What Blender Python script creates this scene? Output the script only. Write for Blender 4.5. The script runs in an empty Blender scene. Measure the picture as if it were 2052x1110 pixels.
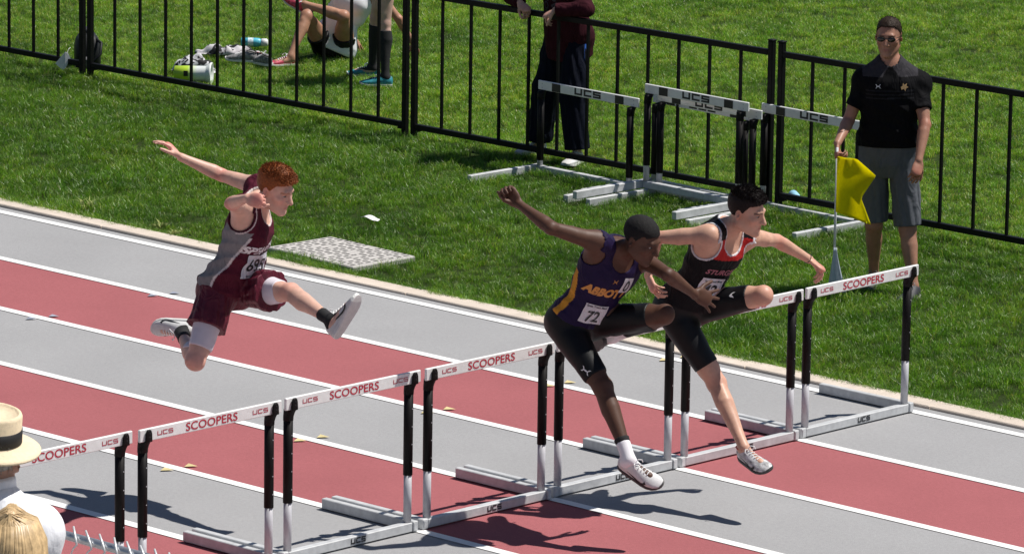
import bpy, bmesh, math, random
import numpy as np
from mathutils import Vector, Matrix
from mathutils.bvhtree import BVHTree

# ------------------------------------------------------------------ camera, sky, sun, exposure
scene = bpy.context.scene
COL = scene.collection
cam_data = bpy.data.cameras.new("camera")
cam = bpy.data.objects.new("camera", cam_data)
COL.objects.link(cam)
scene.camera = cam
CAM = np.array([21.0923, -25.6869, 7.7250])
YAW, PITCH, ROLL = -0.761393, 0.205899, 0.015165
_f = np.array([math.sin(YAW) * math.cos(PITCH), math.cos(YAW) * math.cos(PITCH), -math.sin(PITCH)])
_r = np.array([math.cos(YAW), -math.sin(YAW), 0.0])
_u = np.cross(_r, _f)
_rr = math.cos(ROLL) * _r + math.sin(ROLL) * _u
_uu = -math.sin(ROLL) * _r + math.cos(ROLL) * _u
cam.matrix_world = Matrix(((_rr[0], _uu[0], -_f[0], CAM[0]), (_rr[1], _uu[1], -_f[1], CAM[1]),
                           (_rr[2], _uu[2], -_f[2], CAM[2]), (0, 0, 0, 1)))
cam_data.sensor_width = 36.0
cam_data.lens = 11237.0 / 2052.0 * 36.0
cam_data.clip_start = 1.0
cam_data.clip_end = 2000.0

SUN_EL, SUN_AZ = 61.05, 35.05          # azimuth from +Y towards +X
world = bpy.data.worlds.new("World")
scene.world = world
world.use_nodes = True
wn = world.node_tree.nodes
sky = wn.new("ShaderNodeTexSky")
sky.sky_type = 'NISHITA'
sky.sun_disc = False
sky.sun_elevation = math.radians(SUN_EL)
sky.sun_rotation = math.radians(SUN_AZ)
sky.altitude = 1000
sky.air_density = 1.0
sky.dust_density = 0.6
wn["Background"].inputs[1].default_value = 0.055
world.node_tree.links.new(sky.outputs[0], wn["Background"].inputs[0])

sun_data = bpy.data.lights.new("sun", 'SUN')
sun_data.energy = 5.0
sun_data.angle = math.radians(0.53)
sun_data.color = (1.0, 0.955, 0.89)
sun = bpy.data.objects.new("sun", sun_data)
COL.objects.link(sun)
_el, _az = math.radians(SUN_EL), math.radians(SUN_AZ)
_to = Vector((math.cos(_el) * math.sin(_az), math.cos(_el) * math.cos(_az), math.sin(_el)))
sun.rotation_euler = _to.to_track_quat('Z', 'Y').to_euler()
sun.location = (5, 5, 20)

vs = scene.view_settings
vs.view_transform = 'Standard'
vs.look = 'None'
vs.exposure = 0.12
vs.gamma = 1.0
vs.use_curve_mapping = False
scene.cycles.max_bounces = 6
scene.cycles.transparent_max_bounces = 4

RNG = np.random.default_rng(7)
random.seed(7)

# ------------------------------------------------------------------ small helpers
def nrm(v):
    v = np.asarray(v, float)
    return v / (np.linalg.norm(v) + 1e-12)

def tag(o, label, cat, group=None):
    o["label"] = label
    o["category"] = cat
    if group:
        o["group"] = group
    return o

def thing(name, label, cat, loc=(0, 0, 0), rotz=0.0, group=None):
    o = bpy.data.objects.new(name, None)
    COL.objects.link(o)
    o.location = loc
    o.rotation_euler = (0, 0, rotz)
    o.empty_display_size = 0.1
    return tag(o, label, cat, group)

def link(name, me, parent=None, mats=None, kind=None):
    o = bpy.data.objects.new(name, me)
    COL.objects.link(o)
    if parent is not None:
        o.parent = parent
    if mats is not None:
        for m in (mats if isinstance(mats, (list, tuple)) else [mats]):
            me.materials.append(m)
    if kind:
        o["kind"] = kind
    return o

def copy_tree(o, parent=None):
    c = o.copy()
    COL.objects.link(c)
    c.parent = parent
    for ch in list(o.children):
        copy_tree(ch, c)
    return c

def mesh_np(name, V, F, smooth=False, col=None):
    me = bpy.data.meshes.new(name)
    V = np.asarray(V, np.float32)
    if isinstance(F, np.ndarray):
        n, k = F.shape
        me.vertices.add(len(V))
        me.vertices.foreach_set("co", V.ravel())
        me.loops.add(n * k)
        me.loops.foreach_set("vertex_index", F.astype(np.int32).ravel())
        me.polygons.add(n)
        me.polygons.foreach_set("loop_start", np.arange(0, n * k, k, dtype=np.int32))
        me.update(calc_edges=True)
    else:
        me.from_pydata([tuple(map(float, v)) for v in V], [], [list(map(int, f)) for f in F])
        me.update()
    if smooth:
        me.polygons.foreach_set("use_smooth", np.ones(len(me.polygons), bool))
    if col is not None:
        a = me.color_attributes.new("Col", 'FLOAT_COLOR', 'POINT')
        c4 = np.ones((len(V), 4), np.float32)
        c4[:, :3] = col
        a.data.foreach_set("color", c4.ravel())
    me.validate()
    return me

class MB:
    """collects shapes into one mesh"""
    def __init__(s):
        s.v, s.f = [], []
    def add(s, V, F):
        n = len(s.v)
        s.v += [tuple(map(float, p)) for p in V]
        s.f += [tuple(int(i) + n for i in f) for f in F]
        return s
    def box(s, lo, hi, bev=0.0):
        bm = bmesh.new()
        bmesh.ops.create_cube(bm, size=1.0)
        for v in bm.verts:
            v.co = Vector([(lo[i] + hi[i]) / 2 + v.co[i] * (hi[i] - lo[i]) for i in range(3)])
        if bev > 0:
            bmesh.ops.bevel(bm, geom=list(bm.edges), offset=bev, segments=1, affect='EDGES')
        bm.verts.index_update()
        s.add([v.co for v in bm.verts], [[v.index for v in f.verts] for f in bm.faces])
        bm.free()
        return s
    def tube(s, pts, r, n=8, caps=True, flat=None):
        pts = [np.asarray(p, float) for p in pts]
        rs = r if isinstance(r, (list, tuple, np.ndarray)) else [r] * len(pts)
        V, F = [], []
        up = None
        for i, p in enumerate(pts):
            a = pts[min(i + 1, len(pts) - 1)] - pts[max(i - 1, 0)]
            a = nrm(a)
            if up is None:
                up = np.array([0, 0, 1.0]) if abs(a[2]) < .9 else np.array([1.0, 0, 0])
            x = nrm(np.cross(up, a))
            y = np.cross(a, x)
            up = y
            for k in range(n):
                t = 2 * math.pi * k / n
                V.append(p + rs[i] * (math.cos(t) * x + math.sin(t) * y))
        for i in range(len(pts) - 1):
            for k in range(n):
                k2 = (k + 1) % n
                F.append((i * n + k, i * n + k2, (i + 1) * n + k2, (i + 1) * n + k))
        if caps:
            F.append(tuple(range(n - 1, -1, -1)))
            F.append(tuple((len(pts) - 1) * n + k for k in range(n)))
        return s.add(V, F)
    def loft(s, rings, cap=True):
        n = len(rings[0])
        V = [p for r in rings for p in r]
        F = []
        for i in range(len(rings) - 1):
            for k in range(n):
                k2 = (k + 1) % n
                F.append((i * n + k, i * n + k2, (i + 1) * n + k2, (i + 1) * n + k))
        if cap:
            F.append(tuple(range(n - 1, -1, -1)))
            F.append(tuple((len(rings) - 1) * n + k for k in range(n)))
        return s.add(V, F)
    def prism(s, poly, axis, a, b):
        """poly: list of 2-D points in the two other axes (in cyclic order), extruded along axis from a to b"""
        o = [(1, 2), (2, 0), (0, 1)][axis]
        def P(p, h):
            q = [0, 0, 0]
            q[axis] = h
            q[o[0]], q[o[1]] = p
            return q
        n = len(poly)
        V = [P(p, a) for p in poly] + [P(p, b) for p in poly]
        F = [tuple(range(n - 1, -1, -1)), tuple(range(n, 2 * n))]
        F += [(i, (i + 1) % n, n + (i + 1) % n, n + i) for i in range(n)]
        return s.add(V, F)
    def mesh(s, name, smooth=False):
        me = bpy.data.meshes.new(name)
        me.from_pydata(s.v, [], s.f)
        bm = bmesh.new()
        bm.from_mesh(me)
        bmesh.ops.recalc_face_normals(bm, faces=bm.faces)
        bm.to_mesh(me)
        bm.free()
        if smooth:
            me.polygons.foreach_set("use_smooth", np.ones(len(me.polygons), bool))
        return me
    def obj(s, name, mat, parent=None, smooth=False, kind=None):
        return link(name, s.mesh(name, smooth), parent, mat, kind)

# ------------------------------------------------------------------ materials
def mat(name, color=(.5, .5, .5), rough=.6, metal=0.0, spec=.5, var=0.0, vscale=20.0, speck=0.0, sscale=300.0,
        bump=0.0, bscale=200.0, vcol=False, sss=0.0, sheen=0.0, coat=0.0, var2=0.0, vscale2=2.0, obj=False, fold=0.0, fscale=14.0):
    m = bpy.data.materials.new(name)
    m.use_nodes = True
    nt = m.node_tree
    N, L = nt.nodes, nt.links
    b = N["Principled BSDF"]
    b.inputs["Roughness"].default_value = rough
    b.inputs["Metallic"].default_value = metal
    b.inputs["Specular IOR Level"].default_value = spec
    if sheen:
        b.inputs["Sheen Weight"].default_value = sheen
    if coat:
        b.inputs["Coat Weight"].default_value = coat
        b.inputs["Coat Roughness"].default_value = .15
    if sss:
        b.inputs["Subsurface Weight"].default_value = sss
        b.inputs["Subsurface Radius"].default_value = (.012, .005, .003)
        b.inputs["Subsurface Scale"].default_value = 1.0
    tc = N.new("ShaderNodeTexCoord") if obj else N.new("ShaderNodeNewGeometry")
    pos = tc.outputs["Object"] if obj else tc.outputs["Position"]
    if vcol:
        at = N.new("ShaderNodeAttribute")
        at.attribute_name = "Col"
        cur = at.outputs["Color"]
    else:
        rgb = N.new("ShaderNodeRGB")
        rgb.outputs[0].default_value = (*color, 1)
        cur = rgb.outputs[0]
    def modulate(cur, scale, amt, detail):
        n = N.new("ShaderNodeTexNoise")
        n.inputs["Scale"].default_value = scale
        n.inputs["Detail"].default_value = detail
        L.new(pos, n.inputs["Vector"])
        mr = N.new("ShaderNodeMapRange")
        mr.inputs[1].default_value = .25
        mr.inputs[2].default_value = .75
        mr.inputs[3].default_value = 1 - amt
        mr.inputs[4].default_value = 1 + amt
        L.new(n.outputs["Fac"], mr.inputs[0])
        mx = N.new("ShaderNodeVectorMath")
        mx.operation = 'SCALE'
        L.new(cur, mx.inputs[0])
        L.new(mr.outputs[0], mx.inputs["Scale"])
        return mx.outputs[0]
    if var:
        cur = modulate(cur, vscale, var, 4)
    if var2:
        cur = modulate(cur, vscale2, var2, 3)
    if speck:
        cur = modulate(cur, sscale, speck, 1)
    L.new(cur, b.inputs["Base Color"])
    if bump:
        n = N.new("ShaderNodeTexNoise")
        n.inputs["Scale"].default_value = bscale
        n.inputs["Detail"].default_value = 3
        L.new(pos, n.inputs["Vector"])
        bp = N.new("ShaderNodeBump")
        bp.inputs["Strength"].default_value = bump
        bp.inputs["Distance"].default_value = .004
        L.new(n.outputs["Fac"], bp.inputs["Height"])
        L.new(bp.outputs["Normal"], b.inputs["Normal"])
    if fold:
        n = N.new("ShaderNodeTexNoise")
        n.inputs["Scale"].default_value = fscale
        n.inputs["Detail"].default_value = 2.5
        n.inputs["Distortion"].default_value = 1.6
        mp = N.new("ShaderNodeMapping")
        mp.inputs["Rotation"].default_value = (.5, .7, .4)
        mp.inputs["Scale"].default_value = (1.0, 1.0, .38)
        L.new(pos, mp.inputs[0])
        L.new(mp.outputs[0], n.inputs["Vector"])
        b2 = N.new("ShaderNodeBump")
        b2.inputs["Strength"].default_value = fold
        b2.inputs["Distance"].default_value = .03
        L.new(n.outputs["Fac"], b2.inputs["Height"])
        if bump:
            L.new(bp.outputs["Normal"], b2.inputs["Normal"])
        L.new(b2.outputs["Normal"], b.inputs["Normal"])
    return m

M_GREY = mat("track_grey", (.325, .324, .330), .93, spec=.2, var=.075, vscale=45, speck=.30, sscale=260, bump=.5, bscale=320, var2=.06, vscale2=1.1)
M_RED = mat("track_red", (.342, .110, .119), .93, spec=.2, var=.085, vscale=45, speck=.34, sscale=260, bump=.5, bscale=320, var2=.08, vscale2=1.1)
M_LINE = mat("line_white", (.80, .80, .79), .8, spec=.3, var=.05, vscale=12, speck=.05, sscale=250, bump=.3, bscale=300)
M_YELLOW = mat("mark_yellow", (.62, .52, .26), .85, var=.15, vscale=40, speck=.2, sscale=260)
M_BLUE = mat("mark_blue", (.29, .31, .38), .9, var=.25, vscale=40, speck=.2, sscale=260)
M_CONC = mat("kerb_concrete", (.60, .52, .445), .92, spec=.2, var=.10, vscale=9, speck=.14, sscale=180, bump=.6, bscale=150, var2=.07, vscale2=1.5)
M_PAVE = mat("walkway_concrete", (.36, .35, .34), .92, spec=.2, var=.08, vscale=4, speck=.1, sscale=200, bump=.5, bscale=150)
M_SOIL = mat("soil", (.026, .042, .010), .95, spec=.1, var=.4, vscale=14, speck=.4, sscale=90, bump=1.0, bscale=60)
M_BLACK = mat("black_metal", (.0035, .0035, .004), .5, spec=.18, var=.2, vscale=30, bump=.12, bscale=90)
M_RUBBER = mat("black_rubber", (.005, .004, .004), .55, spec=.2, var=.25, vscale=40)
M_ALU = mat("hurdle_grey_paint", (.52, .53, .54), .45, metal=.0, spec=.5, var=.14, vscale=24, bump=.1, bscale=60, var2=.10, vscale2=5)
M_TUBE = mat("galvanised_tube", (.50, .50, .53), .5, metal=.1, spec=.5, var=.08, vscale=30)
M_BOARD = mat("board_white", (.78, .78, .77), .42, spec=.4, var=.06, vscale=22, var2=.06, vscale2=3)
M_INKRED = mat("ink_red", (.46, .022, .045), .5, var=.1, vscale=60)
M_INK = mat("ink_black", (.012, .012, .014), .5, var=.1, vscale=60)
M_WHITE = mat("white_cloth", (.80, .80, .82), .8, var=.04, vscale=30)

# ------------------------------------------------------------------ lettering
_TXT = {}
def text_mesh(s, bold=0.0):
    """flat lettering as (verts 2-D normalised to height 1 from baseline, x centred), faces"""
    key = (s, bold)
    if key not in _TXT:
        cu = bpy.data.curves.new("t", 'FONT')
        cu.body = s
        cu.resolution_u = 3
        cu.offset = bold
        ob = bpy.data.objects.new("t", cu)
        COL.objects.link(ob)
        bpy.context.view_layer.update()
        me = bpy.data.meshes.new_from_object(ob.evaluated_get(bpy.context.evaluated_depsgraph_get()))
        V = np.array([v.co[:2] for v in me.vertices], float)
        F = [tuple(p.vertices) for p in me.polygons]
        bpy.data.objects.remove(ob)
        bpy.data.curves.remove(cu)
        bpy.data.meshes.remove(me)
        V[:, 0] -= (V[:, 0].min() + V[:, 0].max()) / 2
        V[:, 1] -= V[:, 1].min()
        V /= V[:, 1].max()
        _TXT[key] = (V, F)
    return _TXT[key]

def logo_letters(word, s=.17, w=1.0, h=.82, gap=.2):
    """square-cut block letters for U C S built from strokes"""
    R = {'U': [(0, s, s, h), (0, 0, w, s), (w - s, s, w, h)],
         'C': [(0, h - s, w, h), (0, s, s, h - s), (0, 0, w, s)],
         'S': [(0, h - s, w, h), (0, h / 2 + s / 2, s, h - s), (0, h / 2 - s / 2, w, h / 2 + s / 2), (w - s, s, w, h / 2 - s / 2), (0, 0, w, s)]}
    V, F = [], []
    x = 0
    for ch in word:
        for (a, b, c, d) in R[ch]:
            n = len(V)
            V += [(x + a, b), (x + c, b), (x + c, d), (x + a, d)]
            F.append((n, n + 1, n + 2, n + 3))
        x += w + gap
    V = np.array(V, float)
    V[:, 0] -= V[:, 0].max() / 2
    V /= h
    return V, F

def flat_text(name, VF, height, width, origin, right, up, matl, parent):
    V, F = VF
    V = V.copy()
    wx = V[:, 0].max() - V[:, 0].min()
    V[:, 0] *= width / wx
    V[:, 1] *= height
    origin, right, up = (np.asarray(a, float) for a in (origin, right, up))
    P = origin + V[:, :1] * right + V[:, 1:] * up
    return link(name, mesh_np(name, P, F), parent, matl)
# ------------------------------------------------------------------ ground, track, kerb
LANE = 1.0656
def sheet(name, x0, x1, y0, y1, z, m, kind="structure", parent=None, nx=1, ny=1):
    xs, ys = np.linspace(x0, x1, nx + 1), np.linspace(y0, y1, ny + 1)
    V = [(x, y, z) for y in ys for x in xs]
    F = [(j * (nx + 1) + i, j * (nx + 1) + i + 1, (j + 1) * (nx + 1) + i + 1, (j + 1) * (nx + 1) + i) for j in range(ny) for i in range(nx)]
    return link(name, mesh_np(name, V, F), parent, m, kind)

ground = sheet("ground", -400, 400, -400, 400, -.03, M_SOIL)
infield = sheet("infield_soil", -60, 60, .30, 60, -.012, M_SOIL)
track = sheet("running_track", -60, 60, -8.60, .135, 0.0, M_GREY)
for k in range(8):
    ln = sheet("lane", -60, 60, -(k + 1) * LANE, -k * LANE, .004, M_RED if k % 2 else M_GREY, None, track)
for k in range(9):
    y = -k * LANE
    sheet("lane_line", -60, 60, y - .036, y + .036, .008, M_LINE, None, track)
kerb_m = MB()
xs = np.arange(-24, 14, 1.5)
kerb = bpy.data.objects.new("concrete_kerb", None)
COL.objects.link(kerb)
kerb["kind"] = "structure"
for i, x in enumerate(xs):
    dz = random.uniform(-.003, .004)
    MB().box((x + .004, .138, -.06), (x + 1.496, .298 + random.uniform(-.006, .01), .018 + dz), .006).obj("kerb_stone", M_CONC, kerb)
walk = sheet("walkway", -60, 60, -40, -8.605, -.006, M_PAVE)
def tri_mark(name, x, y, s, m, flip=1):
    V = [(x, y, .012), (x + .055 * s, y + .085 * flip * s, .012), (x - .055 * s, y + .095 * flip * s, .012)]
    me = mesh_np(name, V, [(0, 1, 2)])
    bm = bmesh.new(); bm.from_mesh(me); bmesh.ops.recalc_face_normals(bm, faces=bm.faces)
    for f in bm.faces:
        if f.normal.z < 0: f.normal_flip()
    bm.to_mesh(me); bm.free()
    return link(name, me, track, m)
for k in range(5):
    y = -k * LANE
    tri_mark("hurdle_mark", -1.96, y + .045, .78, M_YELLOW)
    tri_mark("hurdle_mark", -1.985, y - .12, .78, M_YELLOW)
for k in (1, 2):
    y = -k * LANE
    tri_mark("exchange_mark", -5.54, y + .045, .7, M_BLUE)
    tri_mark("exchange_mark", -5.58, y - .115, .7, M_BLUE)

# ------------------------------------------------------------------ drain cover
dr = thing("drain_cover", "pale concrete drain cover with rows of small slots sunk in the grass by the kerb", "drain cover", (-5.73, .76, 0), math.radians(-3))
M_PLATE = mat("plate_concrete", (.47, .45, .43), .9, spec=.2, var=.12, vscale=14, speck=.12, sscale=160, bump=.5, bscale=120)
MB().box((-.44, -.29, -.08), (.44, .29, .022), .008).obj("plate", M_PLATE, dr)
sl = MB()
for j in range(8):
    for i in range(17):
        x, y = -.395 + i * .049, -.245 + j * .070 + (.018 if i % 2 else 0)
        if random.random() < .08:
            continue
        if (i + j) % 3 == 2:
            sl.box((x - .009, y - .022, .0215), (x + .009, y - .004, .0232)); sl.box((x - .009, y + .004, .0215), (x + .009, y + .022, .0232))
        else:
            sl.box((x - .009, y - .02, .0215), (x + .009, y + .02, .0232))
sl.obj("slots", mat("slot_dark", (.03, .03, .03), .9), dr, kind="stuff")

# ------------------------------------------------------------------ panel fence behind the verge
FY = 4.27
def panel_fence(x0, x1, label, n=11):
    t = thing("panel_fence", label, "fence", ((x0 + x1) / 2, FY, 0), 0, "black fence panels across the infield")
    L = x1 - x0
    for sx in (-1, 1):
        xc = sx * (L / 2 - .044)
        p = MB().box((xc - .022, -.022, -.03), (xc + .022, .022, 1.20), .004).obj("post", M_BLACK, t)
        MB().box((xc - .025, -.025, 1.201), (xc + .025, .025, 1.212), .003).obj("cap", M_BLACK, p)
        MB().box((xc - sx * .043 - .02, -.0205, .056), (xc - sx * .043 + .02, .0205, .069)).obj("bracket", M_BLACK, t)
    MB().box((-L / 2 + .0665, -.020, 1.095), (L / 2 - .0665, .020, 1.137), .003).obj("top_rail", M_BLACK, t)
    MB().box((-L / 2 + .0665, -.020, .07), (L / 2 - .0665, .020, .112), .003).obj("bottom_rail", M_BLACK, t)
    me = None
    for i in range(n):
        x = -L / 2 + .036 + (L - .072) * (i + 1) / (n + 1)
        if me is None:
            me = MB().box((-.0095, -.0095, .113), (.0095, .0095, 1.094)).mesh("picket")
            me.materials.append(M_BLACK)
        o = link("picket", me, t)
        o.location.x = x
    return t
posts = [-19.62, -15.94, -12.245, -8.565, -4.875, -1.19, 2.5]
labs = [None, "black metal picket fence panel at far left edge behind the backpack",
        "black metal picket fence panel in front of the seated person and shoes",
        "black metal picket fence panel the person in maroon hoodie leans on",
        "black metal picket fence panel behind the man with the yellow flag",
        None]
for i in range(1, 5):
    panel_fence(posts[i] + .004, posts[i + 1] - .004, labs[i])

# ------------------------------------------------------------------ chain-link fence near the stands
CY = -8.80
ch = thing("chain_link_fence", "galvanised chain-link fence with top rail at the lower left corner", "fence", (2.4, CY, 0))
M_GALV = mat("galvanised_steel", (.52, .54, .57), .32, metal=.75, spec=.5, var=.08, vscale=30)
M_WIRE = mat("galvanised_wire", (.72, .73, .74), .4, metal=.3, spec=.5, var=.08, vscale=60)
MB().tube([(-3, 0, 1.185), (3, 0, 1.185)], .0215, 14).obj("top_rail", M_GALV, ch, True)
for x in (-2.4, .62 + 2.0):
    MB().tube([(x, .045, -.05), (x, .045, 1.15)], .028, 12).obj("post", M_GALV, ch, True)
PIT = .0934
pts = []
z, s = .02, 1
while z < 1.13:
    pts.append((PIT / 2 * 1.02 * s, -.030 - .004 * s, z)); s = -s
    z += PIT / 2
tx, tz = pts[-1][0], pts[-1][2]
sg = -1 if tx > 0 else 1
pts += [(tx * .75, -.034, tz + .012), (tx * .45 + .010, -.034, 1.145), (tx * .25 + .026, -.034, 1.166), (tx * .25 + .014, -.031, 1.190), (tx * .25 - .008, -.020, 1.212), (tx * .25 - .036, -.006, 1.238)]
rs_ = [.0034] * (len(pts) - 5) + [.0044, .0054, .0062, .0060, .0048]
wm = MB().tube(pts, rs_, 6).mesh("wire", True)
wm.materials.append(M_WIRE)
for i in range(62):
    o = link("wire", wm, ch)
    o.location.x = -2.85 + i * PIT
    o.rotation_euler.z = random.uniform(-.12, .12)
# terrace the spectators stand on
M_STAND = mat("stand_concrete", (.34, .33, .31), .9, var=.08, vscale=4)
ter = MB().box((-8, -12.8, -.05), (24, -11.6, .70)).box((-8, -13.95, -.05), (24, -12.801, 1.36)).box((-8, -19, -.05), (24, -13.951, 1.986))
ter.obj("stand_terrace", M_STAND, None, kind="structure")
# ------------------------------------------------------------------ hurdles
def make_hurdle(H=.914):
    """local frame: base bar along Y (0..W), legs to -X, board over the bar facing +X"""
    W = 1.04
    D = H - .914
    t = bpy.data.objects.new("hurdle", None)
    COL.objects.link(t)
    t.empty_display_size = .1
    bar = MB().box((-.022, .046, .004), (.024, W - .046, .056), .004).obj("base_bar", M_ALU, t)
    flat_text("lettering", logo_letters("UCS", .2), .032, .112, (.0262, W * .55, .016), (0, 1, 0), (0, 0, 1), M_INK, bar)
    for s in (0, 1):
        y0 = 0.002 if s == 0 else W - .045
        leg = MB().box((-.70, y0 if s == 0 else y0 + .003, .002), (.026, y0 + .043, .060), .004).obj("base_leg", M_ALU, t)
        MB().box((.0265, y0 + .006, .006), (.029, y0 + .037, .052), .002).obj("end_cap", M_ALU, leg)
        yc = .048 if s == 0 else W - .048
        yc = .060 if s == 0 else W - .060
        post = MB().tube([(-.004, yc, .058), (-.004, yc, .335)], .0225, 14).obj("post", M_TUBE, t, True)
        slv = MB().tube([(-.004, yc, max(.325 + D, .085)), (-.004, yc, .805 + D)], .0265, 14).obj("sleeve", M_RUBBER, post, True)
        # adjustment holes
        for z in (.40, .50, .60, .70):
            MB().tube([(.0215, yc + .004, z + D), (.0235, yc + .004, z + D)], .0032, 8).obj("button", M_TUBE, post)
        # curved bracket from the sleeve up to the front of the board
        rings = []
        for (x, z, hx, hy) in [(-.004, .780, .0262, .0262), (-.003, .802, .0272, .0262), (.002, .822, .0315, .0258), (.0085, .8425, .0385, .0248), (.0445, .8450, .0085, .0240), (.0450, .865, .0082, .0232), (.0450, .889, .0078, .0218), (.0450, .903, .007, .0170), (.0450, .910, .005, .009)]:
            rings.append([(x + hx * cx, yc + hy * cy, z + D) for cx, cy in [(math.copysign(abs(math.cos(a_)) ** .8, math.cos(a_)), math.copysign(abs(math.sin(a_)) ** .8, math.sin(a_))) for a_ in np.linspace(0, 2 * math.pi, 17)[:-1]]])
        br = MB().loft(rings).obj("bracket", M_RUBBER, t, True)
        sc = MB()
        for z in (.872, .892):
            sc.tube([(.0520, yc, z + D), (.0545, yc, z + D)], .0045, 8)
        sc.obj("screw", M_INK, br)
    brd = MB().box((.018, .004, .846 + D), (.036, W - .004, .914 + D), .004).obj("crossbar", M_BOARD, t)
    up, ri = (0, 0, 1), (0, 1, 0)
    xx = .0375
    flat_text("lettering", text_mesh("SCOOPERS", .013), .046, .375, (xx, W * .5, .857 + D), ri, up, M_INKRED, brd)
    flat_text("lettering", logo_letters("UCS", .14), .024, .112, (xx, .185, .868 + D), ri, up, M_INKRED, brd)
    flat_text("lettering", logo_letters("UCS", .14), .024, .112, (xx, W - .165, .868 + D), ri, up, M_INKRED, brd)
    xb = .0165
    ri = (0, -1, 0)
    flat_text("lettering", logo_letters("UCS", .22), .050, .27, (xb, W * .5, .857 + D), ri, up, M_INK, brd)
    for y in (.195, W - .195):
        MB().box((.0150, y - .043, .849 + D), (.0170, y + .043, .909 + D)).obj("black_square", M_INK, brd)
    sq = MB()
    for y in (.05, W - .05):
        for z in (.865, .893):
            sq.tube([(.0178, y, z + D), (.0160, y, z + D)], .004, 8)
    sq.obj("rivet", M_TUBE, brd)
    return t
GRP = "hurdles lined up across the track"
H0 = make_hurdle()
spots = [("white-barred hurdle in the lane next to the grass, its bar clear of any runner", 0.0),
         ("white-barred hurdle behind the knee of the runner in red and black, second from the grass", 1),
         ("white-barred hurdle behind the thighs of the runner in purple, third from the grass", 2),
         ("white-barred hurdle just left of the runner in purple, fourth from the grass", 3),
         ("white-barred hurdle ahead of the red-haired runner, fifth from the grass", 4),
         ("white-barred hurdle second from the man in the straw hat, sixth from the grass", 5),
         ("white-barred hurdle at the left edge partly hidden by the man in the straw hat", 6)]
for i, (lab, k) in enumerate(spots):
    h = H0 if i == 0 else copy_tree(H0)
    h.location = (random.uniform(-.012, .012) - .02 + (0.0 if i != 1 else .01), -(k + 1) * LANE + .013 + random.uniform(-.006, .006), .008)
    h.rotation_euler = (0, 0, math.radians(random.uniform(-.7, .7)))
    tag(h, lab, "hurdle", GRP)
G2 = "spare hurdles parked on the grass by the fence"
# board runs along X here: rotate so the approach side (legs) faces -Y
H30, H27 = make_hurdle(.762), make_hurdle(.686)
def park(h, x, y, z, lab, dr=0.0):
    h.location = (x, y, z)
    h.rotation_euler = (0, 0, math.radians(90 + dr))
    return tag(h, lab, "hurdle", G2)
park(H27, -5.975, 4.0, -0.016, "low hurdle with black squares on its bar standing alone by the person in the hoodie", -1.5)
park(H30, -4.835, 3.91, 0.040, "front upper hurdle of the nested stack on the grass, its bar highest", -2.0)
park(copy_tree(H30), -4.775, 3.985, -0.018, "middle hurdle of the nested stack, its bar peeking out just below the front one", -2.0)
park(copy_tree(H27), -5.045, 4.21, -0.018, "rear lowest hurdle of the nested stack by the fence, its bar palest", -3.0)
park(copy_tree(H30), -3.955, 4.19, -0.018, "low hurdle with black squares on its bar behind the man with the yellow flag", -2.0)
# ------------------------------------------------------------------ figures: distance fields meshed as one continuous skin
f32 = np.float32
def smin(a, b, k):
    if k <= 1e-6:
        return np.minimum(a, b)
    h = np.maximum(k - np.abs(a - b), 0) / k
    return np.minimum(a, b) - h * h * (k * .25)

def surface_nets(G, lo, h):
    ins = G < 0
    c = np.zeros(tuple(n - 1 for n in G.shape), np.uint8)
    sl = (slice(None, -1), slice(1, None))
    for i in (0, 1):
        for j in (0, 1):
            for k in (0, 1):
                c += ins[sl[i], sl[j], sl[k]]
    idx = np.argwhere((c > 0) & (c < 8))
    if len(idx) == 0:
        return np.zeros((0, 3)), np.zeros((0, 4), int)
    corners = np.array([(i, j, k) for i in (0, 1) for j in (0, 1) for k in (0, 1)])
    val = np.stack([G[idx[:, 0] + a, idx[:, 1] + b, idx[:, 2] + d] for a, b, d in corners], 1).astype(np.float64)
    acc = np.zeros((len(idx), 3))
    cnt = np.zeros(len(idx))
    for p in range(8):
        for q in range(p + 1, 8):
            if np.abs(corners[p] - corners[q]).sum() != 1:
                continue
            va, vb = val[:, p], val[:, q]
            m = (va < 0) != (vb < 0)
            t = np.where(m, va / np.where(m, va - vb, 1), 0)
            pt = corners[p] + t[:, None] * (corners[q] - corners[p])
            acc += pt * m[:, None]
            cnt += m
    V = (idx + acc / cnt[:, None]) * h + np.asarray(lo)
    vid = np.full(c.shape, -1, np.int32)
    vid[idx[:, 0], idx[:, 1], idx[:, 2]] = np.arange(len(idx))
    Fs = []
    for ax in range(3):
        o1, o2 = (ax + 1) % 3, (ax + 2) % 3
        a = [slice(None)] * 3
        b = [slice(None)] * 3
        a[ax], b[ax] = slice(None, -1), slice(1, None)
        A, B = ins[tuple(a)], ins[tuple(b)]
        e = np.argwhere(A != B)
        ok = (e[:, o1] > 0) & (e[:, o2] > 0) & (e[:, o1] < c.shape[o1]) & (e[:, o2] < c.shape[o2])
        e = e[ok]
        s = A[e[:, 0], e[:, 1], e[:, 2]]
        def cell(d1, d2):
            q = e.copy()
            q[:, o1] -= d1
            q[:, o2] -= d2
            return vid[q[:, 0], q[:, 1], q[:, 2]]
        F = np.stack([cell(1, 1), cell(0, 1), cell(0, 0), cell(1, 0)], 1)
        F[~s] = F[~s][:, ::-1]
        Fs.append(F)
    F = np.concatenate(Fs)
    return V, F[(F >= 0).all(1)]

def relax(V, F, it=2, lam=.5):
    for _ in range(it):
        acc = np.zeros_like(V)
        n = np.zeros(len(V))
        for a in range(4):
            b = (a + 1) % 4
            for p, q in ((F[:, a], F[:, b]), (F[:, b], F[:, a])):
                for x in range(3):
                    acc[:, x] += np.bincount(p, V[q, x], len(V))
                n += np.bincount(p, minlength=len(V))
        V = V + lam * (acc / np.maximum(n, 1)[:, None] - V)
    return V

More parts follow.
